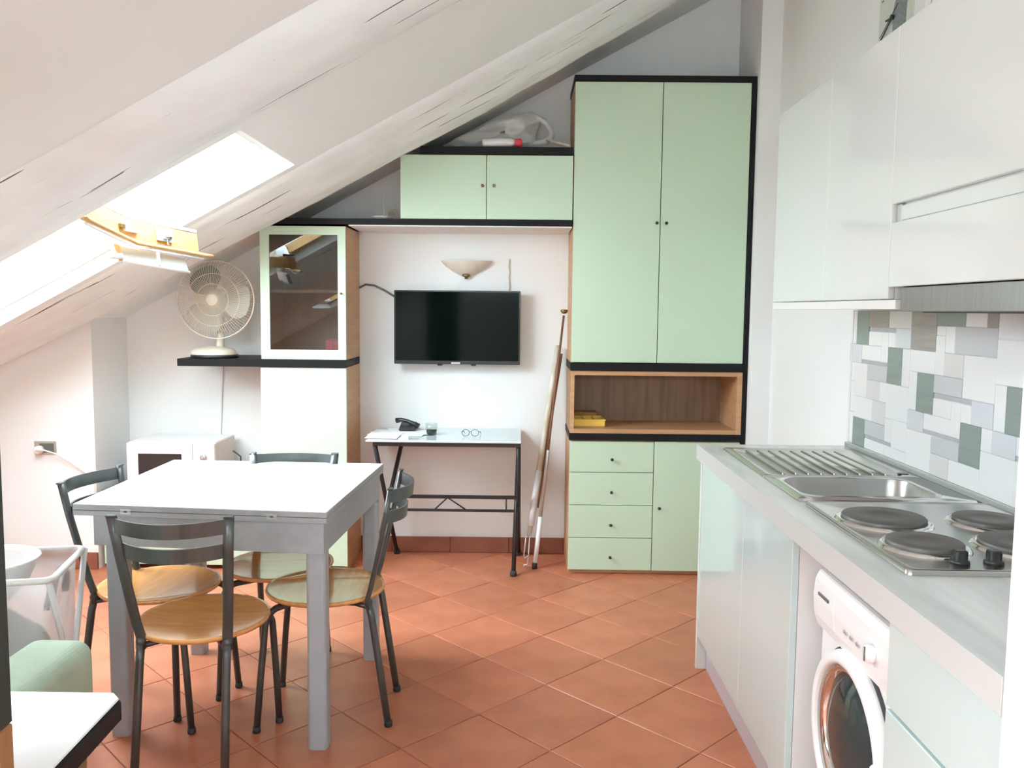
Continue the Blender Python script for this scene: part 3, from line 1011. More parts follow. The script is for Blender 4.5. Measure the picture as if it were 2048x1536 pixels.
# ------------------------------------------------------------------ microwave, socket
mw = thing('microwave', (-1.87, 4.6, .431), 'white microwave oven with dark window on the low cupboard behind the table', 'microwave')
mx0, mx1, my0, my1, mz0, mz1 = -2.105, -1.632, 4.475, 4.80, .4315, .69
box('body', 'white_plastic', mw, mx0, mx1, my0 + .012, my1, mz0 + .008, mz1, .006)
dd = MB()
wx0, wx1, wz0, wz1 = -2.045, -1.81, .49, .628
for a, b, c_, e in ((mx0, wx0, mz0 + .012, mz1 - .004), (wx1, -1.752, mz0 + .012, mz1 - .004), (wx0, wx1, mz0 + .012, wz0), (wx0, wx1, wz1, mz1 - .004)):
    dd.box(a, b, my0 - .006, my0 + .012, c_, e, .002)
dd = dd.build('door', 'white_plastic', mw)
box('window', 'oven_glass', dd, wx0, wx1, my0, my0 + .006, wz0, wz1)
cpn = box('control_panel', 'white_plastic', mw, -1.75, mx1, my0 - .004, my0 + .012, mz0 + .012, mz1 - .004, .003)
for z in (.612, .53):
    MB().lathe([(0, 0), (.018, 0), (.017, .012), (0, .013)], 20, at(-1.69, my0 - .004, z, (0, -1, 0))).box(-1.692, -1.688, my0 - .02, my0 - .015, z - .015, z + .015).build('knob', 'aluminium', cpn)
for x in (mx0 + .04, mx1 - .04):
    MB().box(x - .015, x + .015, my0 + .03, my1 - .03, mz0, mz0 + .009).build('foot', 'rubber', mw)
tag(MB().tube([(-1.63, 4.76, .6), (-1.60, 4.80, .56), (-1.605, 4.82, .5), (-1.61, 4.82, .44)], .004, 6).build('microwave_cable', 'cable_grey'),
    'dark cable looping down behind the microwave', 'cable')
so = thing('wall_socket', (-2.525, 4.44, .658), 'metal wall socket plate with white plug on the left wall pier', 'socket')
MB().box(-2.585, -2.468, 4.437, 4.4445, .622, .695, .003).build('plate', 'socket', so)
MB().box(-2.555, -2.478, 4.432, 4.438, .635, .684, .003).build('outlets', 'cable_grey', so)
MB().lathe([(0, -.03), (.018, -.03), (.022, -.012), (.022, .012), (.014, .02), (0, .02)], 18, at(-2.548, 4.412, .652, (0, -1, 0))).build('plug', 'white_plastic', so)
tag(MB().tube([(-2.548, 4.39, .652), (-2.50, 4.385, .655), (-2.45, 4.40, .635), (-2.38, 4.42, .585), (-2.31, 4.43, .53), (-2.27, 4.43, .48), (-2.25, 4.40, .36), (-2.24, 4.42, .2)], .0045, 8).build('socket_cable', 'cable_white'),
    'white flex sagging from the wall socket towards the low cupboard', 'cable')

# ------------------------------------------------------------------ things on top of the unit
dsh = thing('dish', (-.74, 4.6, 1.884), 'small white dish with thin upright stem and curled wire on the long black shelf', 'dish')
MB().lathe([(0, 1.885), (.03, 1.885), (.055, 1.900), (.062, 1.909), (.058, 1.909), (.03, 1.893), (0, 1.892)], 28, at(-.745, 4.6, 0)).build('plate', 'white_plastic', dsh)
MB().tube([(-.738, 4.6, 1.892), (-.735, 4.6, 1.94), (-.742, 4.6, 1.99), (-.74, 4.6, 2.015)], [.006, .004, .0025, .0015], 8).build('stem', 'dirty_white', dsh)
MB().tube([(-.725, 4.6, 1.895)] + [(-.695 + .026 * math.cos(PI - t * PI / 8), 4.6, 1.925 + .022 * math.sin(PI - t * PI / 8)) for t in range(8)] + [(-.66, 4.6, 1.905), (-.655, 4.6, 1.8875)], .005, 8).build('curl', 'socket', dsh)

# plastic bag
bgm = thing('plastic_bag', (-.1, 4.6, 2.256), 'crumpled whitish plastic carrier bag on top of the two door cupboard', 'bag')
outl = [(-.40, 2.305), (-.36, 2.335), (-.27, 2.372), (-.18, 2.415), (-.10, 2.445), (-.02, 2.465), (.055, 2.478), (.095, 2.455), (.10, 2.42), (.085, 2.38), (.075, 2.345), (.085, 2.31), (.06, 2.275), (-.0, 2.262), (-.1, 2.26), (-.2, 2.26), (-.30, 2.262), (-.36, 2.28)]
cen = Vector((-.10, 2.345))
def rad(th):
    best = .05
    n = len(outl)
    dv = Vector((math.cos(th), math.sin(th)))
    for i in range(n):
        p, q = Vector(outl[i]) - cen, Vector(outl[(i + 1) % n]) - cen
        e = q - p
        den = dv.x * e.y - dv.y * e.x
        if abs(den) < 1e-9:
            continue
        t = (p.x * e.y - p.y * e.x) / den
        s = (p.x * dv.y - p.y * dv.x) / den
        if t > 0 and -1e-6 <= s <= 1 + 1e-6:
            best = max(best, t)
    return best
rows = []
for i in range(25):
    ph_ = -PI / 2 + PI * i / 24
    row = []
    for k in range(96):
        th = 2 * PI * k / 96
        rr = rad(th) * max(.02, math.cos(ph_)) ** .7
        x, z, y = cen.x + rr * math.cos(th), cen.y + rr * math.sin(th), 4.665 + .135 * math.sin(ph_)
        nzv = noise.noise(Vector((x * 9, y * 9, z * 16))) * .026 + (abs(noise.noise(Vector((x * 5 + z * 22, y * 14, z * 9 - x * 12)))) - .2) * .05
        fade = min(1, (z - 2.258) / .05) if z > 2.258 else 0
        y += nzv * 1.6
        z = max(2.2572, z + nzv * .35 * max(0, fade))
        zc = CZ + CS * x - .012
        row.append((x, min(y, 4.83), min(z, zc)))
    rows.append(row)
MB().grid(rows, closed_u=True).build('body', 'plastic_bag', bgm)
hl = []
hp = [(.03, 2.455), (.085, 2.455), (.13, 2.425), (.165, 2.38), (.178, 2.35), (.165, 2.315), (.13, 2.295), (.085, 2.285), (.03, 2.275)]
hc2 = Vector((.108, 2.362))
for i, (x, z) in enumerate(hp):
    wv = .012 * math.sin(i * 2.1)
    inn = hc2 + (Vector((x, z)) - hc2) * .55
    mid = hc2 + (Vector((x, z)) - hc2) * .80
    hl.append([(x, 4.60 + wv, max(2.2575, z)), (mid.x, 4.575 - wv, max(2.2575, mid.y)), (inn.x, 4.60, max(2.2575, inn.y))])
MB().grid(hl).build('handle', 'plastic_bag', bgm)
bt = thing('bottle', (-.05, 4.48, 2.256), 'white bottle with red cap lying under the plastic bag', 'bottle')
MB().lathe([(0, 0), (.018, 0), (.022, .01), (.022, .15), (.012, .17), (0, .17)], 20, at(-.205, 4.485, 2.2795, (1, 0, .03))).build('body', 'white_plastic', bt)
MB().lathe([(0, 0), (.019, 0), (.0225, .005), (.022, .03), (.014, .038), (0, .038)], 20, at(-.035, 4.485, 2.2815, (1, 0, .03))).build('cap', 'red', bt)
st = tag(MB().tube([(.13, 4.56, 2.312), (.2, 4.51, 2.285), (.25, 4.475, 2.2655)], [.006, .008, .008], 8).build('wooden_stick', 'dirty_white'), 'pale wooden stick leaning out of the plastic bag by the wardrobe', 'stick')

# yellow tray in the wardrobe niche
tr = thing('ice_tray', (.38, 4.6, .793), 'yellow plastic tray with square compartments in the wooden niche', 'tray')
t0 = MB()
tx0, tx1, ty0, ty1, tz = .300, .462, 4.53, 4.70, .7925
t0.box(tx0, tx1, ty0, ty1, tz, tz + .004)
for k in range(4):
    x = tx0 + (tx1 - tx0) * k / 3
    t0.box(x - .003, x + .003, ty0, ty1, tz + .004, tz + .04, .001)
for k in range(4):
    y = ty0 + (ty1 - ty0) * k / 3
    t0.box(tx0 - .002, tx1 + .002, y - .003, y + .003, tz + .004, tz + (.034 if k in (1, 2) else .04), .001)
t0.build('tray', 'yellow_plastic', tr)
box('rim', 'yellow_plastic', tr, tx0 - .006, tx1 + .008, ty0 - .006, ty0 - .003, tz + .034, tz + .041, .001)
tb = tag(MB().box(.294, .44, 4.72, 4.80, .7925, .85, .004).build('storage_box', 'yellow_dark'), 'dark yellow low box standing behind the yellow tray', 'box')

# ------------------------------------------------------------------ dining table
dt = thing('dining_table', (-1.0, 2.98, 0), 'square grey table with glossy white folding top, four chairs around it', 'table')
TLc, TRc, BRc, BLc = (-1.425, 2.645), (-.594, 2.572), (-.552, 3.41), (-1.425, 3.44)
zt = .787
def quad_prism(q, z0, z1, bev):
    return MB().prism(q, z0, z1, 'z', bev)
def inset(q, l, r, f, b):
    (x0, y0), (x1, y1), (x2, y2), (x3, y3) = q
    return [(x0 + l, y0 + f), (x1 - r, y1 + f), (x2 - r, y2 - b), (x3 + l, y3 - b)]
Q = [TLc, TRc, BRc, BLc]
up = MB()
up.use('table_white').prism(inset(Q, .0008, .0008, .0008, .0008), zt - .003, zt, 'z', .001)
up.use('grey_paint').prism(Q, zt - .019, zt - .003, 'z', .001)
up.build('table_top', None, dt, 'white upper leaf')
lw = quad_prism(Q, zt - .037, zt - .0205, .001).build('table_top', 'grey_paint', dt, 'grey lower leaf')
ed = Vector((TRc[0] - TLc[0], TRc[1] - TLc[1], 0)).normalized()
for s in (.215, .79):
    p = Vector((TLc[0], TLc[1], 0)).lerp(Vector((TRc[0], TRc[1], 0)), s)
    m = Matrix((ed, Vector((-ed.y, ed.x, 0)), Vector((0, 0, 1)))).transposed().to_4x4()
    m.translation = p + Vector((0, 0, zt - .0195))
    h = MB().use('aluminium')
    h.box(-.017, .017, -.0025, .001, .002, .009, .0006, 1, m); h.box(-.017, .017, -.0025, .001, -.009, -.002, .0006, 1, m)
    for a, b in ((-.017, -.006), (-.005, .005), (.006, .017)):
        h.use('cable_grey' if a == -.005 else 'aluminium').box(a, b, -.005, -.001, -.0025, .0025, .0008, 1, m)
    h.build('hinge', None, dt)
ap = MB()
za0, za1 = zt - .137, zt - .0375
Ao, Ai = inset(Q, .06, .012, .012, .02), inset(Q, .082, .034, .034, .042)
for k in range(4):
    k2 = (k + 1) % 4
    ap.prism([Ao[k], Ao[k2], Ai[k2], Ai[k]], za0, za1, 'z')
ap.build('apron', 'grey_paint', dt)
def leg(x0, x1, y0, y1, tz=za0):
    cx_, cy_ = (x0 + x1) / 2, (y0 + y1) / 2
    b = bmesh.new()
    bmesh.ops.create_cube(b, size=1, matrix=Matrix.Translation((cx_, cy_, tz / 2)) @ Matrix.Diagonal((x1 - x0, y1 - y0, tz, 1)))
    bmesh.ops.bevel(b, geom=[e for e in b.edges if abs((e.verts[0].co - e.verts[1].co).z) > .1], offset=.012, segments=4, affect='EDGES', profile=.5)
    m = MB()
    m._merge(b)
    return m.build('leg', 'grey_paint', dt)
leg(-.668, -.606, 2.600, 2.662)
leg(-1.337, -1.275, 2.668, 2.730)
leg(-.620, -.560, 3.300, 3.36)
leg(-1.335, -1.275, 3.33, 3.39)

# ------------------------------------------------------------------ chairs
def make_chair(label):
    ch = thing('dining_chair', (0, 0, 0), label, 'chair', 'round seat chairs at the dining table')
    zs = .445
    # dished plywood seat
    MB().lathe([(0, zs - .008), (.10, zs - .006), (.165, zs), (.19, zs + .004), (.1985, zs + .006), (.2, zs - .002), (.197, zs - .009), (.185, zs - .010), (.16, zs - .013), (0, zs - .02)],
               48, at(0, .0, 0), sy=1.03).build('seat', 'wood_seat', ch)
    for s in (-1, 1):
        post = [(s * .166, -.246, .828), (s * .156, -.228, .72), (s * .144, -.200, .59), (s * .134, -.178, .49), (s * .128, -.165, .445), (s * .128, -.168, .41)]
        p = MB().tube(post, .012, 12, flat=(.016, .009, (1, 0, 0)))
        p.box(s * .166 - .014, s * .166 + .014, -.257, -.237, .826, .831, .002)
        p.build('back_post', 'chair_metal', ch)
        rl = MB().tube([(s * .128, -.166, .43), (s * .128, -.178, .38), (s * .130, -.205, .2), (s * .133, -.232, .012)], .0125, 12)
        rl.sphere(Vector((s * .128, -.166, .432)), .0155)
        l = rl.build('leg', 'chair_metal', ch)
        MB().lathe([(0, 0), (.012, 0), (.0145, .004), (.0135, .02), (0, .02)], 12, at(s * .133, -.2335, 0)).build('foot', 'rubber', l)
        pts = [(s * .05, .08, zs - .032)]
        for k in range(7):
            a = k / 6 * PI / 2
            pts.append((s * (.125 + .04 * math.sin(a)), .135 + .035 * math.sin(a), zs - .032 - .055 * (1 - math.cos(a))))
        pts += [(s * .170, .185, .2), (s * .175, .2, .012)]
        fl_ = MB().tube(pts, .0115, 12)
        l = fl_.build('leg', 'chair_metal', ch)
        MB().lathe([(0, 0), (.012, 0), (.014, .004), (.0125, .02), (0, .02)], 12, at(s * .175, .2005, 0)).build('foot', 'rubber', l)
    # frame under the seat
    MB().tube([(-.128, -.166, zs - .028), (-.09, -.12, zs - .03), (-.05, .08, zs - .032), (.05, .08, zs - .032), (.09, -.12, zs - .03), (.128, -.166, zs - .028)], .0095, 10).build('seat_frame', 'chair_metal', ch)
    # two curved back slats
    for z0, z1, hw, yb_ in ((.780, .823, .160, -.242), (.704, .747, .149, -.221)):
        rows = []
        N = 20
        for i in range(N + 1):
            u = -1 + 2 * i / N
            x = hw * u
            y = yb_ - .06 * (1 - u * u)
            dz = -.004 * (1 - u * u)
            t = .0035
            rows.append([(x, y - t, z0 + dz), (x, y + t, z0 + dz), (x, y + t - .004, z1 + dz), (x, y - t - .004, z1 + dz)])
        sl = MB().grid(rows, closed_u=True, smooth=False)
        sl.build('back_slat', 'chair_metal', ch)
    return ch
ca = make_chair('dining chair nearest the viewer, its back towards us in front of the table')
ca.location = (-.984, 2.58, 0); ca.rotation_euler = (0, 0, math.radians(0.5))
for loc, rz, lab in (((-1.258, 2.895, 0), -90 - 7, 'dining chair on the left of the table beside the laundry hamper'),
                     ((-.905, 3.145, 0), 180 + 2, 'dining chair on the far side of the table with back to the green cupboard'),
                     ((-.672, 2.89, 0), 90 + 2, 'dining chair on the right of the table, seen side on')):
    k = copy_tree(ca)
    k['label'] = lab
    k.location = loc
    k.rotation_euler = (0, 0, math.radians(rz))

# ------------------------------------------------------------------ kitchen run on the right
XF = .72
bc = thing('base_cabinet', (1.0, 2.7, 0), 'glossy pale mint kitchen base cabinet with two doors under the sink', 'cabinet')
c = MB().use('white_satin')
c.box(XF + .02, XR - .02, 2.172, 2.19, .13, .8405); c.box(XF + .02, XR - .02, 3.245, 3.262, .13, .8405)
c.box(XF + .02, XR - .02, 2.19, 3.245, .13, .148); c.box(XR - .036, XR - .02, 2.19, 3.245, .148, .8405)
c.box(XF + .024, XR - .036, 2.645, 2.661, .148, .8405)
c.use('gap_shade').box(XF + .0195, XF + .0235, 2.64, 2.663, .148, .8335)  # dark strip behind the door seam, standing in for shade
c.build('carcass', None, bc)
for a, b in ((2.653, 3.262), (2.171, 2.649)):
    box('door', 'mint_gloss', bc, XF, XF + .019, a, b, .132, .8335, .0015)
box('grip_rail', 'gap_shade', bc, XF + .012, XF + .02, 2.171, 3.262, .8338, .8405)  # coloured dark to read as the shaded gap under the worktop
box('end_panel', 'white_gloss', bc, XF - .004, XR - .02, 3.2635, 3.285, 0, .8405, .001)
box('plinth', 'plinth', bc, XF + .036, XF + .05, 2.172, 3.262, 0, .1295)
du = thing('drawer_unit', (1.0, 1.4, 0), 'glossy pale mint kitchen drawer unit at the near end of the worktop', 'cabinet')
c = MB()
c.box(XF + .02, XR - .02, 1.181, 1.199, .13, .8405); c.box(XF + .02, XR - .02, 1.572, 1.59, .13, .8405)
c.box(XF + .02, XR - .02, 1.199, 1.572, .13, .148); c.box(XR - .036, XR - .02, 1.199, 1.572, .148, .8405)
c.build('carcass', 'white_satin', du)
for z0, z1 in ((.132, .394), (.398, .654), (.662, .826)):
    box('drawer', 'mint_gloss', du, XF, XF + .019, 1.181, 1.591, z0, z1, .002)
box('grip_rail', 'gap_shade', du, XF + .01, XF + .02, 1.181, 1.591, .8265, .8405)  # shade of the drawer gaps painted in, here and below
box('grip_rail', 'gap_shade', du, XF + .014, XF + .02, 1.181, 1.591, .6545, .6615)
box('plinth', 'plinth', du, XF + .036, XF + .05, 1.181, 1.59, 0, .1295)

# worktop with a sink cut-out
SY0, SY1, SX0, SX1 = 2.345, 2.61, .812, 1.195      # basin
wt = thing('worktop', (1.0, 2.2, .842), 'long pale grey kitchen worktop running along the right wall', 'worktop')
c = MB().use('worktop')
X0, X1, Y0, Y1 = .7025, XR - .016, 1.181, 3.292
c.box(X0, SX0 - .004, Y0, Y1, .842, .9); c.box(SX1 + .004, X1, Y0, Y1, .842, .9)
c.box(SX0 - .004, SX1 + .004, Y0, SY0 - .004, .842, .9); c.box(SX0 - .004, SX1 + .004, SY1 + .004, Y1, .842, .9)
c.build('worktop_slab', None, wt)
e = MB().box(.700, .7024, Y0, Y1 + .0, .842, .9003, .0004).box(.700, X1, Y1 + .0005, Y1 + .003, .842, .9003)
e.build('worktop_edge', 'worktop_edge', wt, 'pale edge band')
box('upstand', 'aluminium', wt, XR - .034, XR - .016, Y0, Y1, .9005, .918, .004)

# sink -----------------------------------------------------------------
sk = thing('sink', (1.03, 2.74, .9), 'stainless steel sink with drainer let into the worktop', 'sink')
def rrect(x0, x1, y0, y1, r, n=8):
    pts = []
    for cx_, cy_, a in ((x1 - r, y1 - r, 0), (x0 + r, y1 - r, PI / 2), (x0 + r, y0 + r, PI), (x1 - r, y0 + r, 3 * PI / 2)):
        for k in range(n + 1):
            t = a + PI / 2 * k / n
            pts.append((cx_ + r * math.cos(t), cy_ + r * math.sin(t)))
    return pts
def loop(p, z): return [(x, y, z) for x, y in p]
OX0, OX1, OY0, OY1 = .775, 1.272, 2.302, 3.185
bs = MB()
bs.grid([loop(rrect(OX0, OX1, OY0, SY1 + .03, .012), .901), loop(rrect(OX0 + .003, OX1 - .003, OY0 + .003, SY1 + .0305, .012), .906),
         loop(rrect(SX0 - .012, SX1 + .012, SY0 - .012, SY1 + .012, .06), .9055),
         loop(rrect(SX0 - .006, SX1 + .006, SY0 - .006, SY1 + .006, .06), .909), loop(rrect(SX0, SX1, SY0, SY1, .06), .905)], closed_u=True)
bs.build('deck', 'steel_bright', sk)
ba = MB()
ba.grid([loop(rrect(SX0, SX1, SY0, SY1, .06), .905), loop(rrect(SX0 + .004, SX1 - .004, SY0 + .004, SY1 - .004, .06), .89), loop(rrect(SX0 + .012, SX1 - .012, SY0 + .012, SY1 - .012, .06), .79),
         loop(rrect(SX0 + .03, SX1 - .03, SY0 + .03, SY1 - .03, .06), .765), loop(rrect(SX0 + .16, SX1 - .16, SY0 + .10, SY1 - .10, .03), .76),
         loop(rrect((SX0+SX1)/2-.001, (SX0+SX1)/2+.001, (SY0+SY1)/2-.001, (SY0+SY1)/2+.001, .0005), .76)], closed_u=True)
ba = ba.build('basin', 'brushed_steel', sk)
MB().lathe([(0, .7605), (.035, .7605), (.037, .763), (.03, .7625), (0, .7615)], 24, at((SX0 + SX1) / 2, (SY0 + SY1) / 2, 0)).build('drain', 'chrome', ba)
dn_ = MB()
DY0 = SY1 + .031
dn_.grid([loop(rrect(OX0, OX1, DY0, OY1, .012), .901), loop(rrect(OX0 + .003, OX1 - .003, DY0, OY1 - .003, .012), .906), loop(rrect(OX0 + .03, OX1 - .045, DY0 + .012, OY1 - .03, .03), .9065),
          loop(rrect(OX0 + .036, OX1 - .051, DY0 + .018, OY1 - .036, .03), .9025), loop(rrect((OX0+OX1)/2-.001, (OX0+OX1)/2+.001, (DY0+OY1)/2-.001, (DY0+OY1)/2+.001, .0005), .902)], closed_u=True)
for k in range(9):
    x = OX0 + .075 + k * .041
    dn_.tube([(x, DY0 + .03, .9022), (x, DY0 + .05, .9045), (x, OY1 - .08, .9045), (x, OY1 - .06, .9022)], .0042, 8)
dn_.build('drainer', 'steel', sk)
MB().lathe([(0, .9062), (.017, .9062), (.018, .9066), (0, .9067)], 20, at(1.235, DY0 + .05, 0)).build('tap_hole', 'black_plastic', sk)

# hob -------------------------------------------------------------------
hbm = thing('hob', (1.04, 1.95, .9), 'stainless steel electric hob with four round hotplates and black knobs', 'hob')
HX0, HX1, HY0, HY1 = .776, 1.272, 1.648, 2.262
pl = MB()
pl.grid([loop(rrect(HX0, HX1, HY0, HY1, .012), .9005), loop(rrect(HX0 + .001, HX1 - .001, HY0 + .001, HY1 - .001, .012), .909), loop(rrect(HX0 + .006, HX1 - .006, HY0 + .006, HY1 - .006, .012), .912),
         loop(rrect(HX0 + .02, HX1 - .02, HY0 + .02, HY1 - .02, .02), .909), loop(rrect(HX0 + .2, HX1 - .2, HY0 + .25, HY1 - .25, .02), .909), loop(rrect((HX0+HX1)/2-.001, (HX0+HX1)/2+.001, (HY0+HY1)/2-.001, (HY0+HY1)/2+.001, .0005), .909)], closed_u=True)
pl.build('hob_plate', 'steel', hbm)
for x, y, r in ((.900, 2.05, .098), (1.150, 2.04, .080), (.893, 1.825, .080), (1.118, 1.825, .098)):
    hp_ = MB().lathe([(r + .016, .909), (r + .012, .915), (r + .002, .917), (r - .003, .914)], 40, at(x, y, 0)).build('spill_ring', 'chrome', hbm)
    MB().lathe([(r - .002, .912), (r, .922), (r - .003, .925), (r * .45, .9235), (r * .42, .9225), (0, .9225)], 40, at(x, y, 0)).build('hotplate', 'hotplate', hp_, 'dark cast iron hotplate')
for x in (.912, .982, 1.052, 1.122):
    MB().lathe([(0, .909), (.02, .909), (.019, .914), (.0135, .916), (.0125, .934), (0, .935)], 16, at(x, 1.712, 0)).box(x - .0125, x + .0125, 1.7005, 1.7235, .914, .936, .003).build('knob', 'black_plastic', hbm)

# washing machine ---------------------------------------------------------
wm = thing('washing_machine', (1.0, 1.84, 0), 'white front loading washing machine under the worktop', 'washing machine')
WX, WY0, WY1 = .765, 1.602, 2.062
bd = MB().use('white_plastic')
bd.box(WX, XR - .03, WY0, WY1, .012, .768, .006, 2)
bd.build('body', None, wm)
box('lid', 'white_plastic', wm, WX + .006, XR - .03, WY0, WY1, .7695, .79, .006)
cpl = MB().prism([(WX + .004, .786), (WX - .012, .785), (WX - .022, .765), (WX - .026, .72), (WX - .022, .675), (WX - .012, .645), (WX + .004, .64)], WY0, WY1, 'y', .003)
cpl = cpl.build('control_panel', 'white_plastic', wm)
MB().prism([(WX - .019, .768), (WX - .0235, .764), (WX - .0272, .72), (WX - .0235, .676), (WX - .018, .668)], 1.925, 2.05, 'y', .001).build('detergent_drawer', 'white_plastic', cpl)
MB().box(WX - .0295, WX - .026, 1.955, 2.02, .733, .741, .001).build('drawer_grip', 'cable_grey', cpl)
MB().use('white_plastic').lathe([(0, -.002), (.02, -.002), (.019, .012), (.015, .017), (0, .018)], 24, at(WX - .024, 1.705, .716, (-1, 0, 0))).use('cable_grey').box(WX - .0435, WX - .0415, 1.703, 1.707, .70, .73).build('knob', None, cpl)
for k in range(3):
    MB().box(WX - .0285, WX - .022, 1.77 + k * .035, 1.788 + k * .035, .70, .708, .001).build('button', 'aluminium', cpl)
dc = (WX, 1.832, .455)
dm = at(*dc, (-1, 0, 0))
wdr = MB().lathe([(.200, -.001), (.203, .012), (.200, .026), (.194, .032), (.180, .034), (.172, .031), (.168, .016)], 56, dm).build('door', 'white_plastic', wm, 'round porthole door')
MB().lathe([(.209, -.0015), (.209, .006), (.2015, .0065)], 56, dm).build('seal', 'rubber', wdr)
MB().lathe([(.1685, .012), (.166, .026), (.154, .018), (.148, .002)], 56, dm).build('trim_ring', 'chrome', wdr)
MB().lathe([(.153, .004), (.12, .022), (.07, .036), (0, .04)], 48, dm).build('porthole_glass', 'dark_glass', wdr)
MB().box(WX - .040, WX - .026, 1.642, 1.665, .42, .50, .005).build('handle', 'white_plastic', wdr)
for y in (WY0 + .05, WY1 - .05):
    for x in (WX + .05, XR - .08):
        MB().lathe([(0, 0), (.02, 0), (.018, .013), (0, .013)], 12, at(x, y, 0)).build('foot', 'rubber', wm)

# wall cabinets and extractor ------------------------------------------------
UX = .98
uc = thing('kitchen_wall_cabinet', (1.14, 2.79, 1.457), 'glossy white kitchen wall cabinet with two tall doors, farther from the viewer', 'cabinet')
MB().box(UX + .02, XR - .002, 2.277, 3.302, 1.4575, 2.163).build('carcass', 'white_satin', uc)
for a, b in ((2.7525, 3.303), (2.2775, 2.7495)):
    box('door', 'white_gloss', uc, UX, UX + .019, a, b, 1.4575, 2.165, .002)
for a, b in ((2.735, 3.303), (2.24, 2.7335)):
    box('bottom_rail', 'white_satin', uc, UX + .006, UX + .05, a, b, 1.4305, 1.4555, .001)
hc = thing('hood_cabinet', (1.14, 1.94, 1.49), 'glossy white wall cabinet with flap front housing the extractor above the hob', 'cabinet')
MB().box(UX + .022, XR - .002, 1.617, 2.2745, 1.49, 2.163).build('carcass', 'white_satin', hc)
box('door', 'white_gloss', hc, UX, UX + .019, 1.617, 2.2735, 1.706, 2.165, .002)
box('flap', 'white_gloss', hc, UX, UX + .019, 1.617, 2.2735, 1.489, 1.658, .002)
box('strip', 'white_gloss', hc, UX + .012, UX + .021, 1.617, 2.245, 1.662, 1.7, .001)
box('strip', 'aluminium', hc, UX + .014, UX + .0215, 2.246, 2.2735, 1.66, 1.705, 0, 'grey end piece')
xh = thing('extractor_hood', (1.14, 1.94, 1.425), 'slim brushed steel extractor hood under the flap cabinet', 'extractor hood')
MB().box(UX + .018, XR - .02, 1.617, 2.238, 1.425, 1.4885, .002).build('body', 'brushed_steel', xh)
box('filter', 'cable_grey', xh, UX + .06, XR - .06, 1.66, 2.2, 1.422, 1.4255)

# wall clock
ck = thing('wall_clock', (XR, 3.03, 2.44), 'square pale green wall clock with grey centre above the kitchen cabinets', 'clock')
box('frame', 'white_satin', ck, XR - .02, XR - .001, 2.82, 2.90, 2.30, 2.60, .002)
box('face', 'clock_face', ck, XR - .022, XR - .001, 2.90, 3.172, 2.30, 2.60, .002)
pt = [(3.005, 2.34), (2.955, 2.37), (2.945, 2.50), (3.01, 2.55), (3.05, 2.47), (3.055, 2.38)]
MB().prism(pt, XR - .024, XR - .0215, 'x').build('patch', 'clock_patch', ck)
hd = MB()
hc_ = Vector((XR - .03, 3.045, 2.443))
hd.tube([hc_, hc_ + Vector((0, .10, -.06))], .0022, 6)
hd.tube([hc_ + Vector((.003, 0, 0)), hc_ + Vector((.003, .055, .005))], .004, 6)
hd.tube([hc_ + Vector((-.003, -.05, .03)), hc_ + Vector((-.003, .09, -.045))], .0013, 6)
hd.lathe([(0, 0), (.009, 0), (.008, .01), (0, .011)], 14, at(XR - .035, hc_.y, hc_.z, (1, 0, 0)))
hd.build('hands', 'black_plastic', ck)
for dy, dz in ((-.115, .0), (.11, .06), (-.1, .1)):
    MB().box(XR - .0235, XR - .0215, 3.035 + dy - .008, 3.035 + dy + .008, 2.47 + dz - .002, 2.47 + dz + .002).build('hour_mark', 'cable_grey', ck)

# tall panel closing the run next to the viewer
struct(box('trim_1', 'white_satin', None, .700, XR - .002, 1.155, 1.178, 0, 2.0, .002), 'tall white panel closing the near end of the kitchen run')

# ------------------------------------------------------------------ left foreground
lh = thing('laundry_hamper', (-1.55, 2.45, 0), 'white cloth laundry hamper on crossed white tubes left of the table', 'hamper')
HM = Matrix.Translation((-1.562, 2.44, 0)) @ Matrix.Rotation(math.radians(13), 4, 'Z')
hw, hd_, hz = .21, .17, .642
def hp3(x, y, z): return HM @ Vector((x, y, z))
MB().tube([hp3(*p, hz) for p in rrect(-hw, hw, -hd_, hd_, .03, 5)], .010, 10, closed=True).build('rim', 'white_plastic', lh)
for x in (hw + .004, -hw - .004):
    MB().tube([hp3(x, hd_ - .012, hz), hp3(x, -hd_ + .01, .012)], .009, 10).build('leg', 'white_plastic', lh)
    MB().tube([hp3(x * .93, -hd_ + .012, hz), hp3(x * .93, hd_ - .01, .012)], .009, 10).build('leg', 'white_plastic', lh)
MB().tube([hp3(-hw, -hd_ + .01, .03), hp3(hw, -hd_ + .01, .03)], .008, 8).tube([hp3(-hw, hd_ - .01, .03), hp3(hw, hd_ - .01, .03)], .008, 8).build('crossbar', 'white_plastic', lh)
rows = []
def hsec(z, ins, sag):
    p = rrect(-hw + .012 + ins, hw - .012 - ins, -hd_ + .012 + ins, hd_ - .012 - ins, .04, 6)
    n = len(p)
    return [hp3(x, y, z - sag * (.5 - .5 * math.cos(2 * PI * 4 * k / n)) + .004 * noise.noise(Vector((x * 20, y * 20, z * 10)))) for k, (x, y) in enumerate(p)]
for z, ins, sag in ((hz + .004, -.004, 0), (hz - .02, .002, .05), (.52, .006, .02), (.36, .010, 0), (.2, .025, 0), (.13, .05, 0), (.12, .10, 0)):
    rows.append(hsec(z, ins, sag))
fb = MB().grid(rows, closed_u=True)
fb.box(-hw + .12, hw - .12, -hd_ + .115, hd_ - .115, .117, .12, mtx=HM)
fb.build('bag', 'hamper_cloth', lh, 'translucent white cloth bag')
cloth = MB()
rows = []
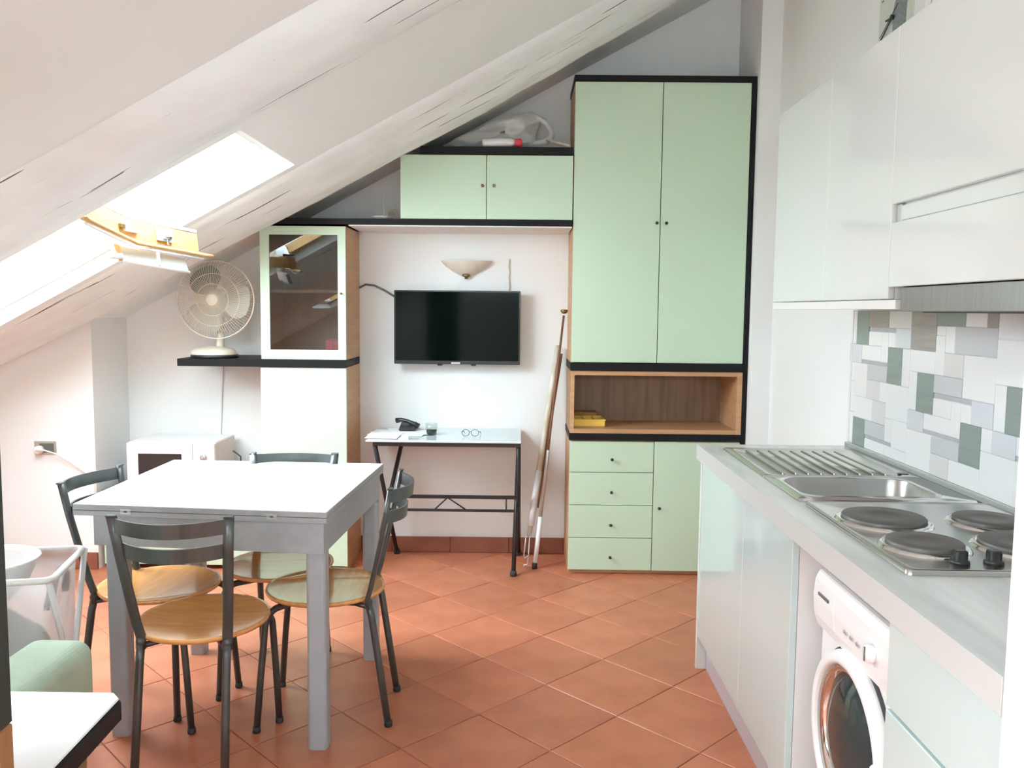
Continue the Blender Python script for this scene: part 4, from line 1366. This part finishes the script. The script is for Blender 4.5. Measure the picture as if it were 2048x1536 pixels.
for i in range(15):
    ph_ = -PI / 2 + PI * i / 14
    row = []
    for k in range(36):
        th = 2 * PI * k / 36
        x, y, z = .145 * math.cos(ph_) * math.cos(th), .105 * math.cos(ph_) * math.sin(th), .20 * math.sin(ph_)
        v = Vector((x, y, z)) * (1 + .22 * noise.noise(Vector((x * 14, y * 14, z * 14 + 3))))
        row.append(hp3(v.x + .01, v.y, max(.124, v.z + .32)))
    rows.append(row)
cloth.grid(rows, closed_u=True)
tag(cloth.build('laundry', 'dark_cloth'), 'dark grey green laundry bundled inside the hamper', 'laundry')
bwp = hp3(-.022, 0, 0)
tag(MB().lathe([(0, .552), (.08, .552), (.115, .588), (.138, .642), (.148, .662), (.152, .666), (.146, .670), (.132, .655), (.105, .60), (.075, .562), (0, .562)], 40, at(bwp.x, bwp.y, 0)).build('washbowl', 'white_plastic'),
    'round white plastic washbowl sitting in the laundry hamper', 'bowl')
tag(MB().tube([hp3(.165, -.03, .53), hp3(.172, 0, .60), hp3(.178, .04, .615), hp3(.18, .08, .595), hp3(.17, .10, .53)], .011, 10).tube([hp3(.17, -.09, .53), hp3(.175, -.06, .585), hp3(.172, -.02, .56)], .009, 8).build('dark_strap', 'black_plastic'),
    'dark strap showing between washbowl and hamper rim', 'strap')

# mint upholstered armchair, only its arm end in view
ac = thing('armchair', (-1.35, 1.9, 0), 'mint green upholstered armchair between the near table and the hamper', 'armchair')
MB().box(-1.80, -1.268, 1.74, 2.13, .24, .42, .03, 3).build('seat', 'mint_fabric', ac)
arm = MB().box(-1.262, -1.088, 1.70, 2.12, .25, .566, .045, 8)
arm.build('arm', 'mint_fabric', ac)
MB().box(-1.98, -1.81, 1.70, 2.12, .25, .585, .035, 4).build('arm', 'mint_fabric', ac)
MB().box(-1.80, -1.268, 1.64, 1.735, .24, .66, .03, 3).build('backrest', 'mint_fabric', ac)
for x in (-1.92, -1.13):
    for y in (1.76, 2.07):
        MB().tube([(x, y, .255), (x, y, 0)], [.026, .018], 10).build('leg', 'brown_wood', ac)

# near side table
nt_ = thing('side_table', (-.95, 1.24, 0), 'white topped table with thick black edge in the lower left corner', 'table')
sx0, sx1, sy0, sy1 = -1.42, -.678, 1.05, 1.405
MB().prism([(sx0, sy0), (sx1 + .012, sy0), (sx1 + .012, sy0 + .01), (sx1, sy1 - .02), (sx1 - .018, sy1), (sx0, sy1)], .7475, .752, 'z', .0015).build('table_top', 'table_white', nt_)
MB().prism([(sx0 - .004, sy0 - .004), (sx1 + .016, sy0 - .004), (sx1 + .016, sy0 + .01), (sx1 + .004, sy1 - .02), (sx1 - .016, sy1 + .004), (sx0 - .004, sy1 + .004)], .712, .747, 'z', .003).build('edge_band', 'black_lacquer', nt_)
for x in (sx0 + .05, sx1 - .15):
    for y in (sy0 + .04, sy1 - .1):
        MB().box(x - .02, x + .02, y - .02, y + .02, 0, .7115, .003).build('leg', 'brown_wood', nt_)
# dark upright at the left picture edge
tc_ = thing('tall_cupboard', (-.75, .95, 0), 'narrow dark cupboard with brown base at the left edge of the view', 'cupboard')
box('upper_panel', 'dark_panel', tc_, -.95, -.613, .955, .985, .913, 1.93, .002)
box('base_panel', 'brown_wood', tc_, -.95, -.613, .955, .985, 0, .912, .002)
